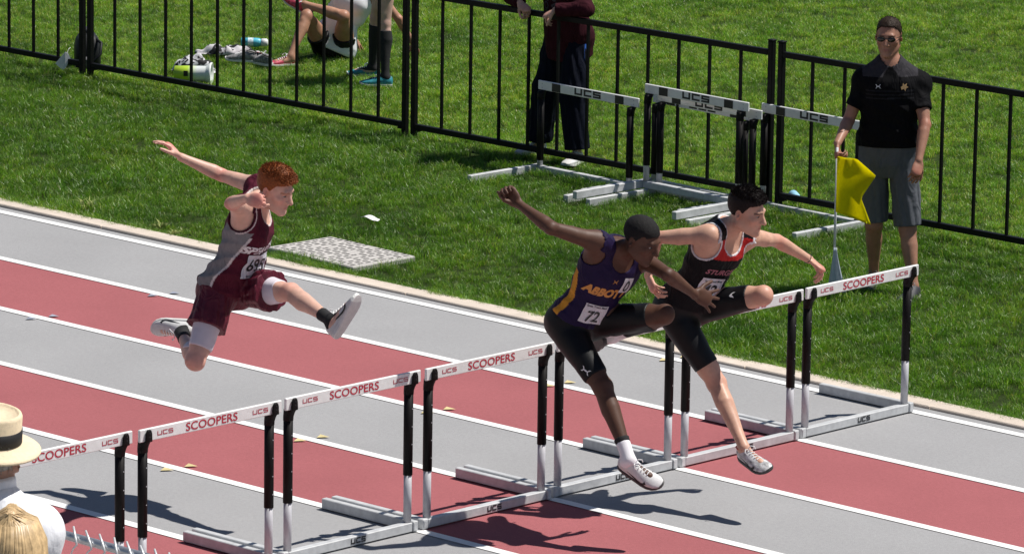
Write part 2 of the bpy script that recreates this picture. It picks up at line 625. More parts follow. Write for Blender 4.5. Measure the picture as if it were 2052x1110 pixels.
def normals(V, F):
    fn = np.cross(V[F[:, 2]] - V[F[:, 0]], V[F[:, 3]] - V[F[:, 1]])
    N = np.zeros_like(V)
    for a in range(4):
        for x in range(3):
            N[:, x] += np.bincount(F[:, a], fn[:, x], len(V))
    return N / (np.linalg.norm(N, axis=1, keepdims=True) + 1e-12)

class Grid:
    def __init__(s, lo, hi, h):
        s.h = h
        s.lo = np.asarray(lo, float)
        s.n = np.ceil((np.asarray(hi) - s.lo) / h).astype(int) + 1
        s.ax = [(s.lo[i] + h * np.arange(s.n[i])).astype(f32) for i in range(3)]
    def new(s):
        return np.full(tuple(s.n), .12, f32)
    def box(s, lo, hi):
        i0 = np.clip(np.floor((np.asarray(lo) - s.lo) / s.h).astype(int), 0, s.n - 1)
        i1 = np.clip(np.ceil((np.asarray(hi) - s.lo) / s.h).astype(int) + 1, 1, s.n)
        sl = tuple(slice(a, b) for a, b in zip(i0, i1))
        X = s.ax[0][sl[0]][:, None, None]
        Y = s.ax[1][sl[1]][None, :, None]
        Z = s.ax[2][sl[2]][None, None, :]
        return sl, X, Y, Z
    def limb(s, G, a, b, prof, k=.01, flat=None, sub=False):
        a, b = np.asarray(a, float), np.asarray(b, float)
        ts, rs = [p[0] for p in prof], [p[1] for p in prof]
        m = max(rs) + k + 2.5 * s.h
        lo, hi = np.minimum(a, b) - m, np.maximum(a, b) + m
        e = max(0, -min(ts)) * np.abs(b - a) + max(0, max(ts) - 1) * np.abs(b - a)
        sl, X, Y, Z = s.box(lo - e, hi + e)
        if G[sl].size == 0:
            return
        ba = b - a
        l2 = float(ba @ ba) + 1e-9
        px, py, pz = X - f32(a[0]), Y - f32(a[1]), Z - f32(a[2])
        t = np.clip((px * f32(ba[0]) + py * f32(ba[1]) + pz * f32(ba[2])) / f32(l2), min(0, min(ts)), max(1, max(ts)))
        dx, dy, dz = px - t * f32(ba[0]), py - t * f32(ba[1]), pz - t * f32(ba[2])
        d2 = dx * dx + dy * dy + dz * dz
        if flat is not None:
            n, sc = flat
            cpt = dx * f32(n[0]) + dy * f32(n[1]) + dz * f32(n[2])
            d2 = d2 + cpt * cpt * f32(sc * sc - 1)
        d = np.sqrt(d2) - np.interp(t, ts, rs).astype(f32)
        if sub:
            G[sl] = -smin(-G[sl], d, k)
        else:
            G[sl] = smin(G[sl], d, k)
    def ell(s, G, c, axes, r, k=.01, sub=False):
        c, r = np.asarray(c, float), np.asarray(r, float)
        m = r.max() + k + 2.5 * s.h
        sl, X, Y, Z = s.box(c - m, c + m)
        if G[sl].size == 0:
            return
        px, py, pz = X - f32(c[0]), Y - f32(c[1]), Z - f32(c[2])
        q0 = q1 = 0
        for A, ri in zip(axes, r):
            w = px * f32(A[0]) + py * f32(A[1]) + pz * f32(A[2])
            q0 = q0 + (w / f32(ri)) ** 2
            q1 = q1 + (w / f32(ri * ri)) ** 2
        k0 = np.sqrt(q0)
        d = k0 * (k0 - 1) / (np.sqrt(q1) + f32(1e-6))
        if sub:
            G[sl] = -smin(-G[sl], d, k)
        else:
            G[sl] = smin(G[sl], d, k)

def frame(up, lat):
    up = nrm(up)
    lat = nrm(np.asarray(lat) - up * (np.asarray(lat) @ up))
    return up, lat, np.cross(lat, up)          # up, left, forward... forward = left x up

class Body:
    """joints J (world), builds the skin and keeps separate fields so that clothes can be cut from them"""
    def __init__(s, J, head_f, head_u=None, h=.006, bulk=1.0, hs=1.0, hands=None, knee_hint=None, foot_up=None, female=False, tw=1.0, mouth=0.0):
        J = {k: np.asarray(v, float) for k, v in J.items()}
        s.J, s.h, s.bulk, s.hs = J, h, bulk, hs
        allp = np.array(list(J.values()))
        s.g = g = Grid(allp.min(0) - .2, allp.max(0) + .2, h)
        pel, neck = J['pelvis'], J['neck']
        s.up, s.hl, s.hf = frame(neck - pel, J['hipL'] - J['hipR'])
        _, s.cl, s.cf = frame(neck - pel, J['shL'] - J['shR'])
        # ---- torso
        T = s.T = g.new()
        L = np.linalg.norm(neck - pel)
        prof = np.array([(-.20, .120, .085), (-.08, .155, .108), (.03, .163, .113), (.2, .150, .102), (.38, .134, .092), (.55, .143, .103),
                         (.72, .158, .114), (.84, .158, .110), (.93, .128, .092), (1.0, .082, .07), (1.06, .055, .055)])
        if female:
            prof[:, 1] *= np.array([1.02, 1.05, 1.05, .98, .88, .88, .88, .88, .9, .9, .9]); prof[:, 2] *= .93
        prof[:, 1:] *= bulk
        if tw != 1.0:
            prof[3:6, 1:] *= tw
        sl, X, Y, Z = g.box(np.minimum(pel, neck) - .32, np.maximum(pel, neck) + .32)
        px, py, pz = X - f32(pel[0]), Y - f32(pel[1]), Z - f32(pel[2])
        w = px * f32(s.up[0]) + py * f32(s.up[1]) + pz * f32(s.up[2])
        t0 = w / f32(L)
        t = np.clip(t0, -.2, 1.06)
        over = (t0 - t) * f32(L)
        ct = np.clip((t - .1) / .75, 0, 1)
        u = v = 0
        for ax, P in ((0, px), (1, py), (2, pz)):
            lat = f32(s.hl[ax]) * (1 - ct) + f32(s.cl[ax]) * ct
            fw = f32(s.hf[ax]) * (1 - ct) + f32(s.cf[ax]) * ct
            u = u + P * lat
            v = v + P * fw
        v = v - np.interp(t, [-.2, 0, .35, .75, 1.0], [-.005, -.01, .012, .0, -.02]).astype(f32)
        rx = np.interp(t, prof[:, 0], prof[:, 1]).astype(f32)
        ry = np.interp(t, prof[:, 0], prof[:, 2]).astype(f32)
        e = 2.35
        qq = ((np.abs(u) / rx) ** e + (np.abs(v) / ry) ** e) ** (1 / e)
        d = (qq - 1) * np.minimum(rx, ry) * f32(1.05)
        d = np.where(np.abs(over) > 0, np.sqrt(np.maximum(d, 0) ** 2 + over ** 2) + np.minimum(d, 0) * 0, d)
        d = np.where((np.abs(over) > 0) & (d <= 0), np.abs(over), d)
        T[sl] = np.minimum(T[sl], d)
        A3 = (s.cl, s.cf, s.up)
        H3 = (s.hl, s.hf, s.up)
        for sg, side in ((1, 'L'), (-1, 'R')):
            g.ell(T, neck - s.up * .155 + s.cl * sg * .068 + s.cf * .078, A3, (.072, .035, .058), .04)
            g.ell(T, pel - s.up * .055 + s.hl * sg * .075 - s.hf * .055, H3, (.083, .078, .088), .04)
            sh = J['sh' + side]
            g.limb(T, neck - s.up * .005 + s.cl * sg * .02, sh, [(0, .052 * bulk), (1, .052 * bulk)], .05)
            g.limb(T, neck - s.up * .12 + s.cl * sg * .07, sh - s.up * .02, [(0, .07 * bulk), (1, .05 * bulk)], .05)
            g.limb(T, neck - s.up * .25 + s.cl * sg * .11, sh, [(0, .045 * bulk), (1, .04 * bulk)], .05)
        # ---- head frame
        s.head = hd = J['head']
        s.Hf = nrm(head_f)
        hu = np.asarray(head_u if head_u is not None else (0, 0, 1.0), float)
        s.Hu = nrm(hu - s.Hf * (hu @ s.Hf))
        s.Hl = np.cross(s.Hu, s.Hf)
        def hp(l, f_, u_):
            return hd + hs * (s.Hl * l + s.Hf * f_ + s.Hu * u_)
        s.hp = hp
        B = g.new()
        HH = (s.Hl, s.Hf, s.Hu)
        S_ = lambda *r: tuple(hs * x for x in r)
        g.ell(B, hp(0, -.014, .034), HH, S_(.076, .097, .085), .01)
        s.Cran = B.copy()
        g.ell(B, hp(0, .030, -.026), HH, S_(.062, .066, .088), .03 * hs)
        for sg in (1, -1):
            g.limb(B, hp(.050 * sg, -.008, -.055), hp(.014 * sg, .074, -.098), [(0, .024 * hs), (1, .020 * hs)], .025)
            g.ell(B, hp(.043 * sg, .060, -.016), HH, S_(.024, .026, .020), .02)
        g.limb(B, hp(-.034, .083, .026), hp(.034, .083, .026), [(0, .012 * hs), (.5, .016 * hs), (1, .012 * hs)], .016)
        g.ell(B, hp(0, .082, -.100), HH, S_(.019, .015, .016), .016)
        for sg in (1, -1):
            g.ell(B, hp(.032 * sg, .104, .008), HH, S_(.019, .015, .012), .012, sub=True)
        g.limb(B, hp(0, .092, .012), hp(0, .116, -.028), [(0, .009 * hs), (.7, .0115 * hs), (1, .0125 * hs)], .010)
        for sg in (1, -1):
            g.ell(B, hp(.012 * sg, .102, -.031), HH, S_(.009, .011, .008), .008)
        g.limb(B, hp(-.019, .090, -.056), hp(.019, .090, -.056), [(0, .006 * hs), (.5, .0105 * hs), (1, .006 * hs)], .008)
        g.limb(B, hp(-.017, .089, -.071), hp(.017, .089, -.071), [(0, .006 * hs), (.5, .0115 * hs), (1, .006 * hs)], .008)
        g.limb(B, hp(-.022, .106, -.0635), hp(.022, .106, -.0635), [(0, .004 * hs), (.5, (.006 + mouth) * hs), (1, .004 * hs)], .003, sub=True)
        for sg in (1, -1):
            ea = nrm(s.Hf * .85 + s.Hl * sg * .5)
            g.ell(B, hp(.078 * sg, -.014, -.004), (np.cross(s.Hu, ea), ea, s.Hu), S_(.008, .019, .031), .008)
            g.ell(B, hp(.084 * sg, -.010, .002), (np.cross(s.Hu, ea), ea, s.Hu), S_(.006, .010, .018), .004, sub=True)
        s.Head0 = B.copy()
        # ---- neck
        nb = hp(0, -.022, -.055)
        g.limb(B, neck - s.up * .02 + s.cf * .005, nb, [(0, .060 * bulk), (.5, .054 * bulk), (1, .054 * bulk)], .025)
        s.Bneck = B
        # ---- legs
        s.leg = {}
        for sg, side in ((1, 'L'), (-1, 'R')):
            if 'kn' + side not in J:
                continue
            G = g.new()
            hip, kn, an = J['hip' + side], J['kn' + side], J['an' + side]
            mid = (hip + an) / 2
            kd = kn - mid
            ax = nrm(an - hip)
            kd = kd - ax * (kd @ ax)
            hint = np.asarray((knee_hint or {}).get(side, s.hf), float)
            kf = nrm(kd) if np.linalg.norm(kd) > .06 else nrm(hint)
            td, sd = nrm(kn - hip), nrm(an - kn)
            kt = nrm(kf - td * (kf @ td))
            ks = nrm(kf - sd * (kf @ sd))
            b_ = bulk
            g.limb(G, hip, kn, [(0, .086 * b_), (.2, .086 * b_), (.45, .077 * b_), (.75, .061 * b_), (.92, .053 * b_), (1, .051 * b_)], .01)
            g.limb(G, hip + kt * .025 + td * .10, kn + kt * .008 - td * .07, [(0, .056 * b_), (.5, .061 * b_), (1, .036 * b_)], .016)
            g.limb(G, hip - kt * .03 + td * .10, kn - kt * .018 - td * .05, [(0, .056 * b_), (.5, .052 * b_), (1, .026 * b_)], .018)
            tn = np.cross(td, kt)
            for q in (1, -1):
                g.limb(G, kn - td * .15 + tn * q * .040 + kt * .016, kn - td * .045 + tn * q * .034 + kt * .014, [(0, .026 * b_), (.6, .029 * b_), (1, .017 * b_)], .016)
                g.ell(G, kn + tn * q * .026, (tn, kt, td), (.027 * b_, .038 * b_, .036 * b_), .02)
            g.ell(G, kn + nrm(kt + ks) * .034 * b_, (tn, nrm(kt + ks), np.cross(tn, nrm(kt + ks))), (.024 * b_, .019 * b_, .028 * b_), .012)
            g.ell(G, kn + sd * .052 + ks * .036 * b_, (tn, ks, sd), (.015 * b_, .014 * b_, .022 * b_), .014)
            g.limb(G, kn, an, [(0, .049 * b_), (.12, .049 * b_), (.3, .051 * b_), (.5, .044 * b_), (.75, .034 * b_), (.92, .031 * b_), (1, .033 * b_)], .02)
            sl_ = np.linalg.norm(an - kn)
            sn = np.cross(sd, ks)
            for q in (1, -1):
                g.limb(G, kn - ks * .022 + sn * q * .018 + sd * .06, kn - ks * .016 + sd * sl_ * .58, [(0, .026 * b_), (.4, .036 * b_), (1, .012)], .014)
            # foot inside the shoe
            toe = J.get('toe' + side)
            if toe is not None:
                e1 = nrm(toe - an)
                uh = np.asarray((foot_up or {}).get(side, -sd), float)
                e2 = nrm(uh - e1 * (uh @ e1))
                cc, ss = math.cos(math.radians(18.4)), math.sin(math.radians(18.4))
                ff, fu = cc * e1 + ss * e2, -ss * e1 + cc * e2
                s.leg[side] = [G, hip, kn, an, ff, fu, ks, td, kt]
                g.limb(G, an - fu * .035 - ff * .02, an + ff * .13 - fu * .055, [(0, .032), (.5, .03), (1, .026)], .03)
            else:
                s.leg[side] = [G, hip, kn, an, None, None, ks, td, kt]
        # ---- arms
        s.arm = {}
        for sg, side in ((1, 'L'), (-1, 'R')):
            if 'el' + side not in J:
                continue
            G = g.new()
            sh, el, wr = J['sh' + side], J['el' + side], J['wr' + side]
            b_ = bulk
            ud, fd = nrm(el - sh), nrm(wr - el)
            bend = nrm(np.cross(ud, fd)) if np.linalg.norm(np.cross(ud, fd)) > .1 else nrm(np.cross(ud, s.up))
            ib = np.cross(bend, ud)           # towards the inner bend
            g.ell(G, sh + ud * .025, (ud, nrm(np.cross(ud, s.up)), np.cross(ud, nrm(np.cross(ud, s.up)))), (.078 * b_, .056 * b_, .056 * b_), .02)
            g.limb(G, sh, el, [(0, .050 * b_), (.2, .048 * b_), (.6, .042 * b_), (.9, .036 * b_), (1, .037 * b_)], .02)
            g.limb(G, sh + ud * .10 + ib * .016, el - ud * .05 + ib * .012, [(0, .020 * b_), (.5, .035 * b_), (1, .015 * b_)], .013)
            g.limb(G, sh + ud * .08 - ib * .016, el - ud * .06 - ib * .008, [(0, .028 * b_), (.45, .034 * b_), (1, .016 * b_)], .013)
            g.limb(G, el, wr, [(0, .034 * b_), (.22, .037 * b_), (.5, .032 * b_), (.85, .025 * b_), (1, .024 * b_)], .012)
            fb = nrm(np.cross(fd, bend))
            for q, (o1, o2) in enumerate(((.014, .010), (-.014, .004))):
                g.limb(G, el - ud * .02 + bend * o1 + fb * o2, wr - fd * .09 + bend * o1 * .4, [(0, .018 * b_), (.35, .027 * b_), (1, .012 * b_)], .012)
            g.ell(G, el + nrm(ud - fd) * .026 * b_, (bend, nrm(ud - fd), nrm(ud + fd)), (.016 * b_, .014 * b_, .020 * b_), .012)
            s.arm[side] = [G, sh, el, wr]
            hdn = (hands or {}).get(side)
            if hdn and 'knu' + side in J:
                s.hand(G, side, sg, wr, J['knu' + side], **hdn)
        # ---- union
        def bb(keys, m=.2):
            P = np.array([J[k] for k in keys if k in J])
            return g.box(P.min(0) - m, P.max(0) + m)[0]
        U = T.copy()
        q = bb(('head', 'neck'))
        U[q] = smin(U[q], B[q], .03)
        for side in s.leg:
            q = bb([k + side for k in ('hip', 'kn', 'an', 'toe')])
            U[q] = smin(U[q], s.leg[side][0][q], .035)
        for side in s.arm:
            q = bb([k + side for k in ('sh', 'el', 'wr', 'knu')])
            U[q] = smin(U[q], s.arm[side][0][q], .022)
        s.U = U
    def hand(s, G, side, sg, wr, knu, palm=(0, 0, -1), curl=(.5, .6, .4), spread=.06, thumb=.5, size=1.0, fcurl=None):
        g = s.g
        d = nrm(knu - wr)
        pn = np.asarray(palm, float)
        pn = nrm(pn - d * (pn @ d))             # direction the palm faces
        lat = np.cross(d, pn) * (1 if side == 'L' else -1)    # towards the thumb
        z = size
        c0, c1 = wr + d * .005, wr + d * .078 * z
        g.limb(G, c0, c1, [(0, .025 * z), (.5, .037 * z), (1, .040 * z)], .012, flat=(pn, 2.3))
        g.limb(G, wr + lat * .022 * z + d * .02, wr + lat * .030 * z + d * .055 * z + pn * .008, [(0, .016 * z), (1, .014 * z)], .012)
        for i, (o, l0) in enumerate(((.0295, .043), (.0100, .047), (-.0095, .044), (-.0275, .035))):
            cu = curl if fcurl is None else fcurl[i]
            base = wr + d * (.083 - .004 * abs(i - 1)) * z + lat * o * z
            dirv = nrm(d + lat * (1.5 - i) * spread)
            ang = 0
            p = base
            r0 = (.0092, .0094, .0090, .0080)[i] * z
            for j, (cl, ll) in enumerate(zip(cu, (l0, l0 * .62, l0 * .5))):
                ang += cl
                dd = nrm(dirv * math.cos(ang) + pn * math.sin(ang))
                p2 = p + dd * ll * z
                g.limb(G, p, p2, [(0, r0 * (1 - .08 * j)), (1, r0 * (.93 - .08 * j))], .004)
                p = p2
        t0 = wr + lat * .026 * z + d * .028 * z + pn * .006
        td = nrm(lat * (.85 - .7 * thumb) + d * .75 + pn * (.15 + .7 * thumb))
        t1 = t0 + td * .042 * z
        td2 = nrm(td + d * .35 + pn * .3 * thumb - lat * .7 * thumb)
        t2 = t1 + td2 * .034 * z
        t3 = t2 + nrm(td2 - lat * .3 * thumb) * .026 * z
        g.limb(G, t0, t1, [(0, .0135 * z), (1, .0105 * z)], .008)
        g.limb(G, t1, t2, [(0, .0105 * z), (1, .0098 * z)], .004)
        g.limb(G, t2, t3, [(0, .0098 * z), (1, .0085 * z)], .004)
    def local(s, V):
        """head-frame coordinates"""
        D = (V - s.head) / s.hs
        return D @ s.Hl, D @ s.Hf, D @ s.Hu
    def torso_local(s, V):
        L = np.linalg.norm(s.J['neck'] - s.J['pelvis'])
        D = V - s.J['pelvis']
        t = (D @ s.up) / L
        ct = np.clip((t - .1) / .75, 0, 1)[:, None]
        lat = s.hl * (1 - ct) + s.cl * ct
        fw = s.hf * (1 - ct) + s.cf * ct
        return t, (D * lat).sum(1), (D * fw).sum(1)

def emit(name, G, g, root, matl, colfn=None, sl=None, rel=1, off=0.0, smooth=True):
    """mesh a field and link it under root (root.location subtracted)"""
    if sl is None:
        sub, lo = G, g.lo
    else:
        sub = G[sl]
        lo = g.lo + g.h * np.array([q.start for q in sl])
    sub = np.pad(sub, 1, constant_values=.12)
    V, F = surface_nets(sub - f32(off), np.asarray(lo) - g.h, g.h)
    if rel:
        V = relax(V, F, rel)
    N = normals(V, F)
    col = colfn(V, N) if colfn is not None else None
    R = np.array(root.location)
    me = mesh_np(name, V - R, F, smooth, col)
    o = link(name, me, root, matl)
    return o, V, F, N

def vnoise(V, sc, seed=0, oct=3):
    r = np.random.default_rng(seed)
    out = np.zeros(len(V))
    a = 1.0
    for o in range(oct):
        for _ in range(3):
            k = r.normal(size=3) * sc * (2 ** o)
            out += a * np.sin(V @ k + r.uniform(0, 6.28)) / 3
        a *= .55
    return out

def gnoise(X, Y, Z, sc, seed=0, n=5):
    r = np.random.default_rng(seed)
    out = 0
    for _ in range(n):
        k = r.normal(size=3) * sc
        out = out + np.sin(X * f32(k[0]) + Y * f32(k[1]) + Z * f32(k[2]) + f32(r.uniform(0, 6.28)))
    return (out / n).astype(f32)

def pleats(X, Y, Z, p, d, ref, n, seed, twist=9.0):
    """ridges running along axis d around point p"""
    r = np.random.default_rng(seed)
    d = nrm(d)
    e1 = nrm(np.asarray(ref) - d * (np.asarray(ref) @ d))
    e2 = np.cross(d, e1)
    px, py, pz = X - f32(p[0]), Y - f32(p[1]), Z - f32(p[2])
    a = px * f32(e1[0]) + py * f32(e1[1]) + pz * f32(e1[2])
    b = px * f32(e2[0]) + py * f32(e2[1]) + pz * f32(e2[2])
    w = px * f32(d[0]) + py * f32(d[1]) + pz * f32(d[2])
    ph = np.arctan2(b, a)
    s1 = np.sin(ph * n + w * f32(twist) + f32(r.uniform(0, 6)))
    s2 = np.sin(ph * (n - 2) - w * f32(twist * 1.6) + f32(r.uniform(0, 6)))
    return (1 - 1.6 * np.abs(s1)) * .65 + s2 * .35

def mixc(a, b, w):
    w = np.clip(w, 0, 1)[:, None]
    return a * (1 - w) + np.asarray(b) * w

def skin_colour(B, base, hair=(.03, .02, .015), lips=(.30, .10, .09), flush=.15, brow=1.0):
    base = np.asarray(base, float)
    def fn(V, N):
        c = np.tile(base, (len(V), 1))
        nz = vnoise(V, 28, 3)
        c *= (1 + .07 * nz)[:, None]
        red = np.zeros(len(V))
        for k in ('elL', 'elR', 'knL', 'knR', 'knuL', 'knuR'):
            if k in B.J:
                red = np.maximum(red, np.exp(-(np.linalg.norm(V - B.J[k], axis=1) / .05) ** 2))
        l, f_, u_ = B.local(V)
        near = (np.abs(l) < .11) & (np.abs(f_) < .15) & (np.abs(u_) < .15)
        red = np.maximum(red, near * np.exp(-((np.abs(l) - .045) / .02) ** 2 - ((u_ + .025) / .025) ** 2) * (f_ > .03) * .35)
        red = np.maximum(red, near * np.exp(-((np.abs(l) - .082) / .012) ** 2 - (u_ / .04) ** 2) * .5)
        c = c * (1 - red[:, None] * flush * np.array([-.15, 1.2, 1.1]))
        w = near * (f_ > .06) * np.exp(-((u_ + .0635) / .0085) ** 2 - (l / .021) ** 4)
        c = mixc(c, lips, w * .8)
        w = near * (f_ > .055) * np.exp(-((u_ - .0265 + 1.2 * (np.abs(l) - .03) ** 2 * 8) / .0052) ** 2) * ((np.abs(l) > .012) & (np.abs(l) < .052))
        c = mixc(c, hair, w * .95 * brow)
        w = near * (f_ > .05) * np.exp(-((np.abs(l) - .031) / .015) ** 2 - ((u_ - .009) / .0065) ** 2)
        c = mixc(c, np.asarray(hair) * .8 + base * .10, w * .85)
        return c
    return fn

def make_eyes(B, root, iris=(.05, .035, .02)):
    R = np.array(root.location)
    for sg in (1, -1):
        bm = bmesh.new()
        bmesh.ops.create_uvsphere(bm, u_segments=14, v_segments=10, radius=1)
        V = np.array([v.co[:] for v in bm.verts])
        F = [[v.index for v in f.verts] for f in bm.faces]
        bm.free()
        C = np.where((V[:, 1] > .80)[:, None], iris, (.34, .32, .30))
        P = B.hp(.0315 * sg, .0755, .006) + B.hs * (V[:, :1] * .0145 * B.Hl + V[:, 1:2] * .0145 * B.Hf + V[:, 2:] * .0075 * B.Hu)
        link("eye", mesh_np("eye", P - R, F, True, C), root, M_EYE)

def hair_field(B, thick=.02, front=.066, back=-.075, side=.012, amp=.006, freq=60, top=.0, seed=1, temple=0.0):
    g = B.g
    sl, X, Y, Z = g.box(B.head - .2, B.head + .2)
    px, py, pz = X - f32(B.head[0]), Y - f32(B.head[1]), Z - f32(B.head[2])
    def dot(A):
        return (px * f32(A[0]) + py * f32(A[1]) + pz * f32(A[2])) / f32(B.hs)
    l, f_, u_ = dot(B.Hl), dot(B.Hf), dot(B.Hu)
    d = B.Cran[sl]
    up_ = np.clip((u_ - .035) * 22, 0, 1) * np.clip((f32(.085) - np.abs(l)) * 40, 0, 1)
    th = f32(thick) * np.clip(.25 + (u_ + .02) * 5, .22, 1.0) * np.clip(1.25 - np.clip(f_ - .05, 0, 1) * 12, .45, 1) + f32(top) * up_ * np.clip(.7 + f_ * 5, .4, 1.15)
    n = (gnoise(X, Y, Z, freq, seed) * f32(amp) + gnoise(X, Y, Z, freq * 2.3, seed + 1) * f32(amp * .6)) * (f32(.25) + f32(.75) * up_)
    hl = np.interp(f_, [-.12, -.06, -.03, -.012, .008, .035, .06, .085, .12], [back, back + .01, side - .03, side + .004, side - .012, side + .030, front - .006, front, front + .006]).astype(f32)
    hl = hl + (np.abs(l) / f32(.07)) ** 2 * f32(-.01) * (f_ > .05)
    hl = hl + f32(temple) * np.clip((np.abs(l) - f32(.02)) * 40, 0, 1) * (f_ > .05) + gnoise(X, Y, Z, 260, seed + 9) * f32(.004)
    reg = (hl - u_) * f32(.8 * B.hs)
    D = np.maximum(d - th * f32(B.hs) - n, reg)
    # keep it above the skin
    H = np.full_like(B.Cran, .12)
    H[sl] = D
    return H, sl

def strands(name, V, N, n, length, width, dirs, root, matl, seed=0, lift=.5, jitter=.5, parent=None):
    r = np.random.default_rng(seed)
    i = r.integers(0, len(V), n)
    P, Nn = V[i], N[i]
    D = np.asarray(dirs, float) if np.ndim(dirs) == 2 else np.tile(np.asarray(dirs, float), (n, 1))
    D = D - Nn * (D * Nn).sum(1, keepdims=True)
    D = D / (np.linalg.norm(D, axis=1, keepdims=True) + 1e-9) + Nn * lift + r.normal(size=(n, 3)) * jitter
    D /= np.linalg.norm(D, axis=1, keepdims=True)
    Ln = length * r.uniform(.5, 1.2, (n, 1))
    S = np.cross(D, r.normal(size=(n, 3)))
    S /= np.linalg.norm(S, axis=1, keepdims=True) + 1e-9
    w = width * .5
    mid = P + D * Ln * .55 + Nn * Ln * .04
    tip = P + D * Ln - Nn * Ln * .12
    st = P - Nn * .004
    VV = np.stack([st - S * w, st + S * w, mid + S * w * .8, mid - S * w * .8, tip], 1).reshape(-1, 3)
    b = (np.arange(n) * 5)[:, None]
    F = [tuple(x) for x in (b + np.array([[0, 1, 2, 3]]))] + [tuple(x) for x in (b + np.array([[3, 2, 4]]))]
    R = np.array(root.location)
    return link(name, mesh_np(name, VV - R, F, True), parent or root, matl)

class Project:
    """lays flat lettering and labels on a meshed garment"""
    def __init__(s, V, F, root):
        s.b = BVHTree.FromPolygons([tuple(v) for v in V], [tuple(int(i) for i in f) for f in F])
        s.R = np.array(root.location)
    def put(s, name, VF, w, h, centre, right, up, nrmv, matl, parent, lift=.0025, dist=.25):
        V, F = VF
        V = np.asarray(V, float).copy()
        x0, x1, y0, y1 = V[:, 0].min(), V[:, 0].max(), V[:, 1].min(), V[:, 1].max()
        V[:, 0] = (V[:, 0] - (x0 + x1) / 2) / (x1 - x0) * w
        V[:, 1] = (V[:, 1] - (y0 + y1) / 2) / (y1 - y0) * h
        nv = nrm(nrmv)
        up = nrm(np.asarray(up) - nv * (np.asarray(up) @ nv))
        ri = np.cross(up, nv) if right is None else nrm(right)
        P0 = np.asarray(centre) + V[:, :1] * ri + V[:, 1:] * up
        out, ok = [], []
        for p in P0:
            hit, n_, i_, d_ = s.b.ray_cast(Vector(p + nv * dist), Vector(-nv), dist * 2)
            if hit is None:
                out.append(p); ok.append(False)
            else:
                out.append(np.array(hit) + nv * lift); ok.append(True)
        F = [f for f in F if all(ok[i] for i in f)]
        if not F:
            return None
        return link(name, mesh_np(name, np.array(out) - s.R, F, False), parent, matl)

def grid_vf(nx, ny):
    V = [(i / nx, j / ny) for j in range(ny + 1) for i in range(nx + 1)]
    F = [(j * (nx + 1) + i, j * (nx + 1) + i + 1, (j + 1) * (nx + 1) + i + 1, (j + 1) * (nx + 1) + i) for j in range(ny) for i in range(nx)]
    return np.array(V), F

def poly_vf(pts):
    return np.array(pts, float), [tuple(range(len(pts)))]

def tick_vf():
    """a curved tick mark, flat"""
    up = [(0, .35), (.08, .12), (.22, .02), (.4, .06), (.7, .35), (1.0, .75)]
    dn = [(.62, .52), (.36, .32), (.24, .27), (.16, .33), (.12, .45), (.10, .62)]
    V = np.array(up + dn)
    F = [(0, 1, 10, 11), (1, 2, 9, 10), (2, 3, 8, 9), (3, 4, 7, 8), (4, 5, 6, 7)]
    F = [(0, 1, 10, 11), (1, 2, 9, 10), (2, 3, 8, 9), (3, 4, 7, 8), (4, 5, 6), (4, 6, 7)]
    return V, F

def arch_vf():
    """two bowed uprights joined by a crossing bar"""
    V, F = [], []
    for s in (-1, 1):
        n0 = len(V)
        for i in range(7):
            t = i / 6
            b = math.sin(math.pi * t)
            x0 = s * (.95 - .42 * b)
            wd = .34 - .10 * b
            V += [(x0 - .5 * wd, t * 1.0), (x0 + .5 * wd, t * 1.0)]
        F += [(n0 + 2 * i, n0 + 2 * i + 1, n0 + 2 * i + 3, n0 + 2 * i + 2) for i in range(6)]
    n0 = len(V)
    V += [(-.42, .40), (0, .34), (.42, .40), (.42, .60), (0, .66), (-.42, .60)]
    F += [(n0, n0 + 1, n0 + 4, n0 + 5), (n0 + 1, n0 + 2, n0 + 3, n0 + 4)]
    return np.array(V), F

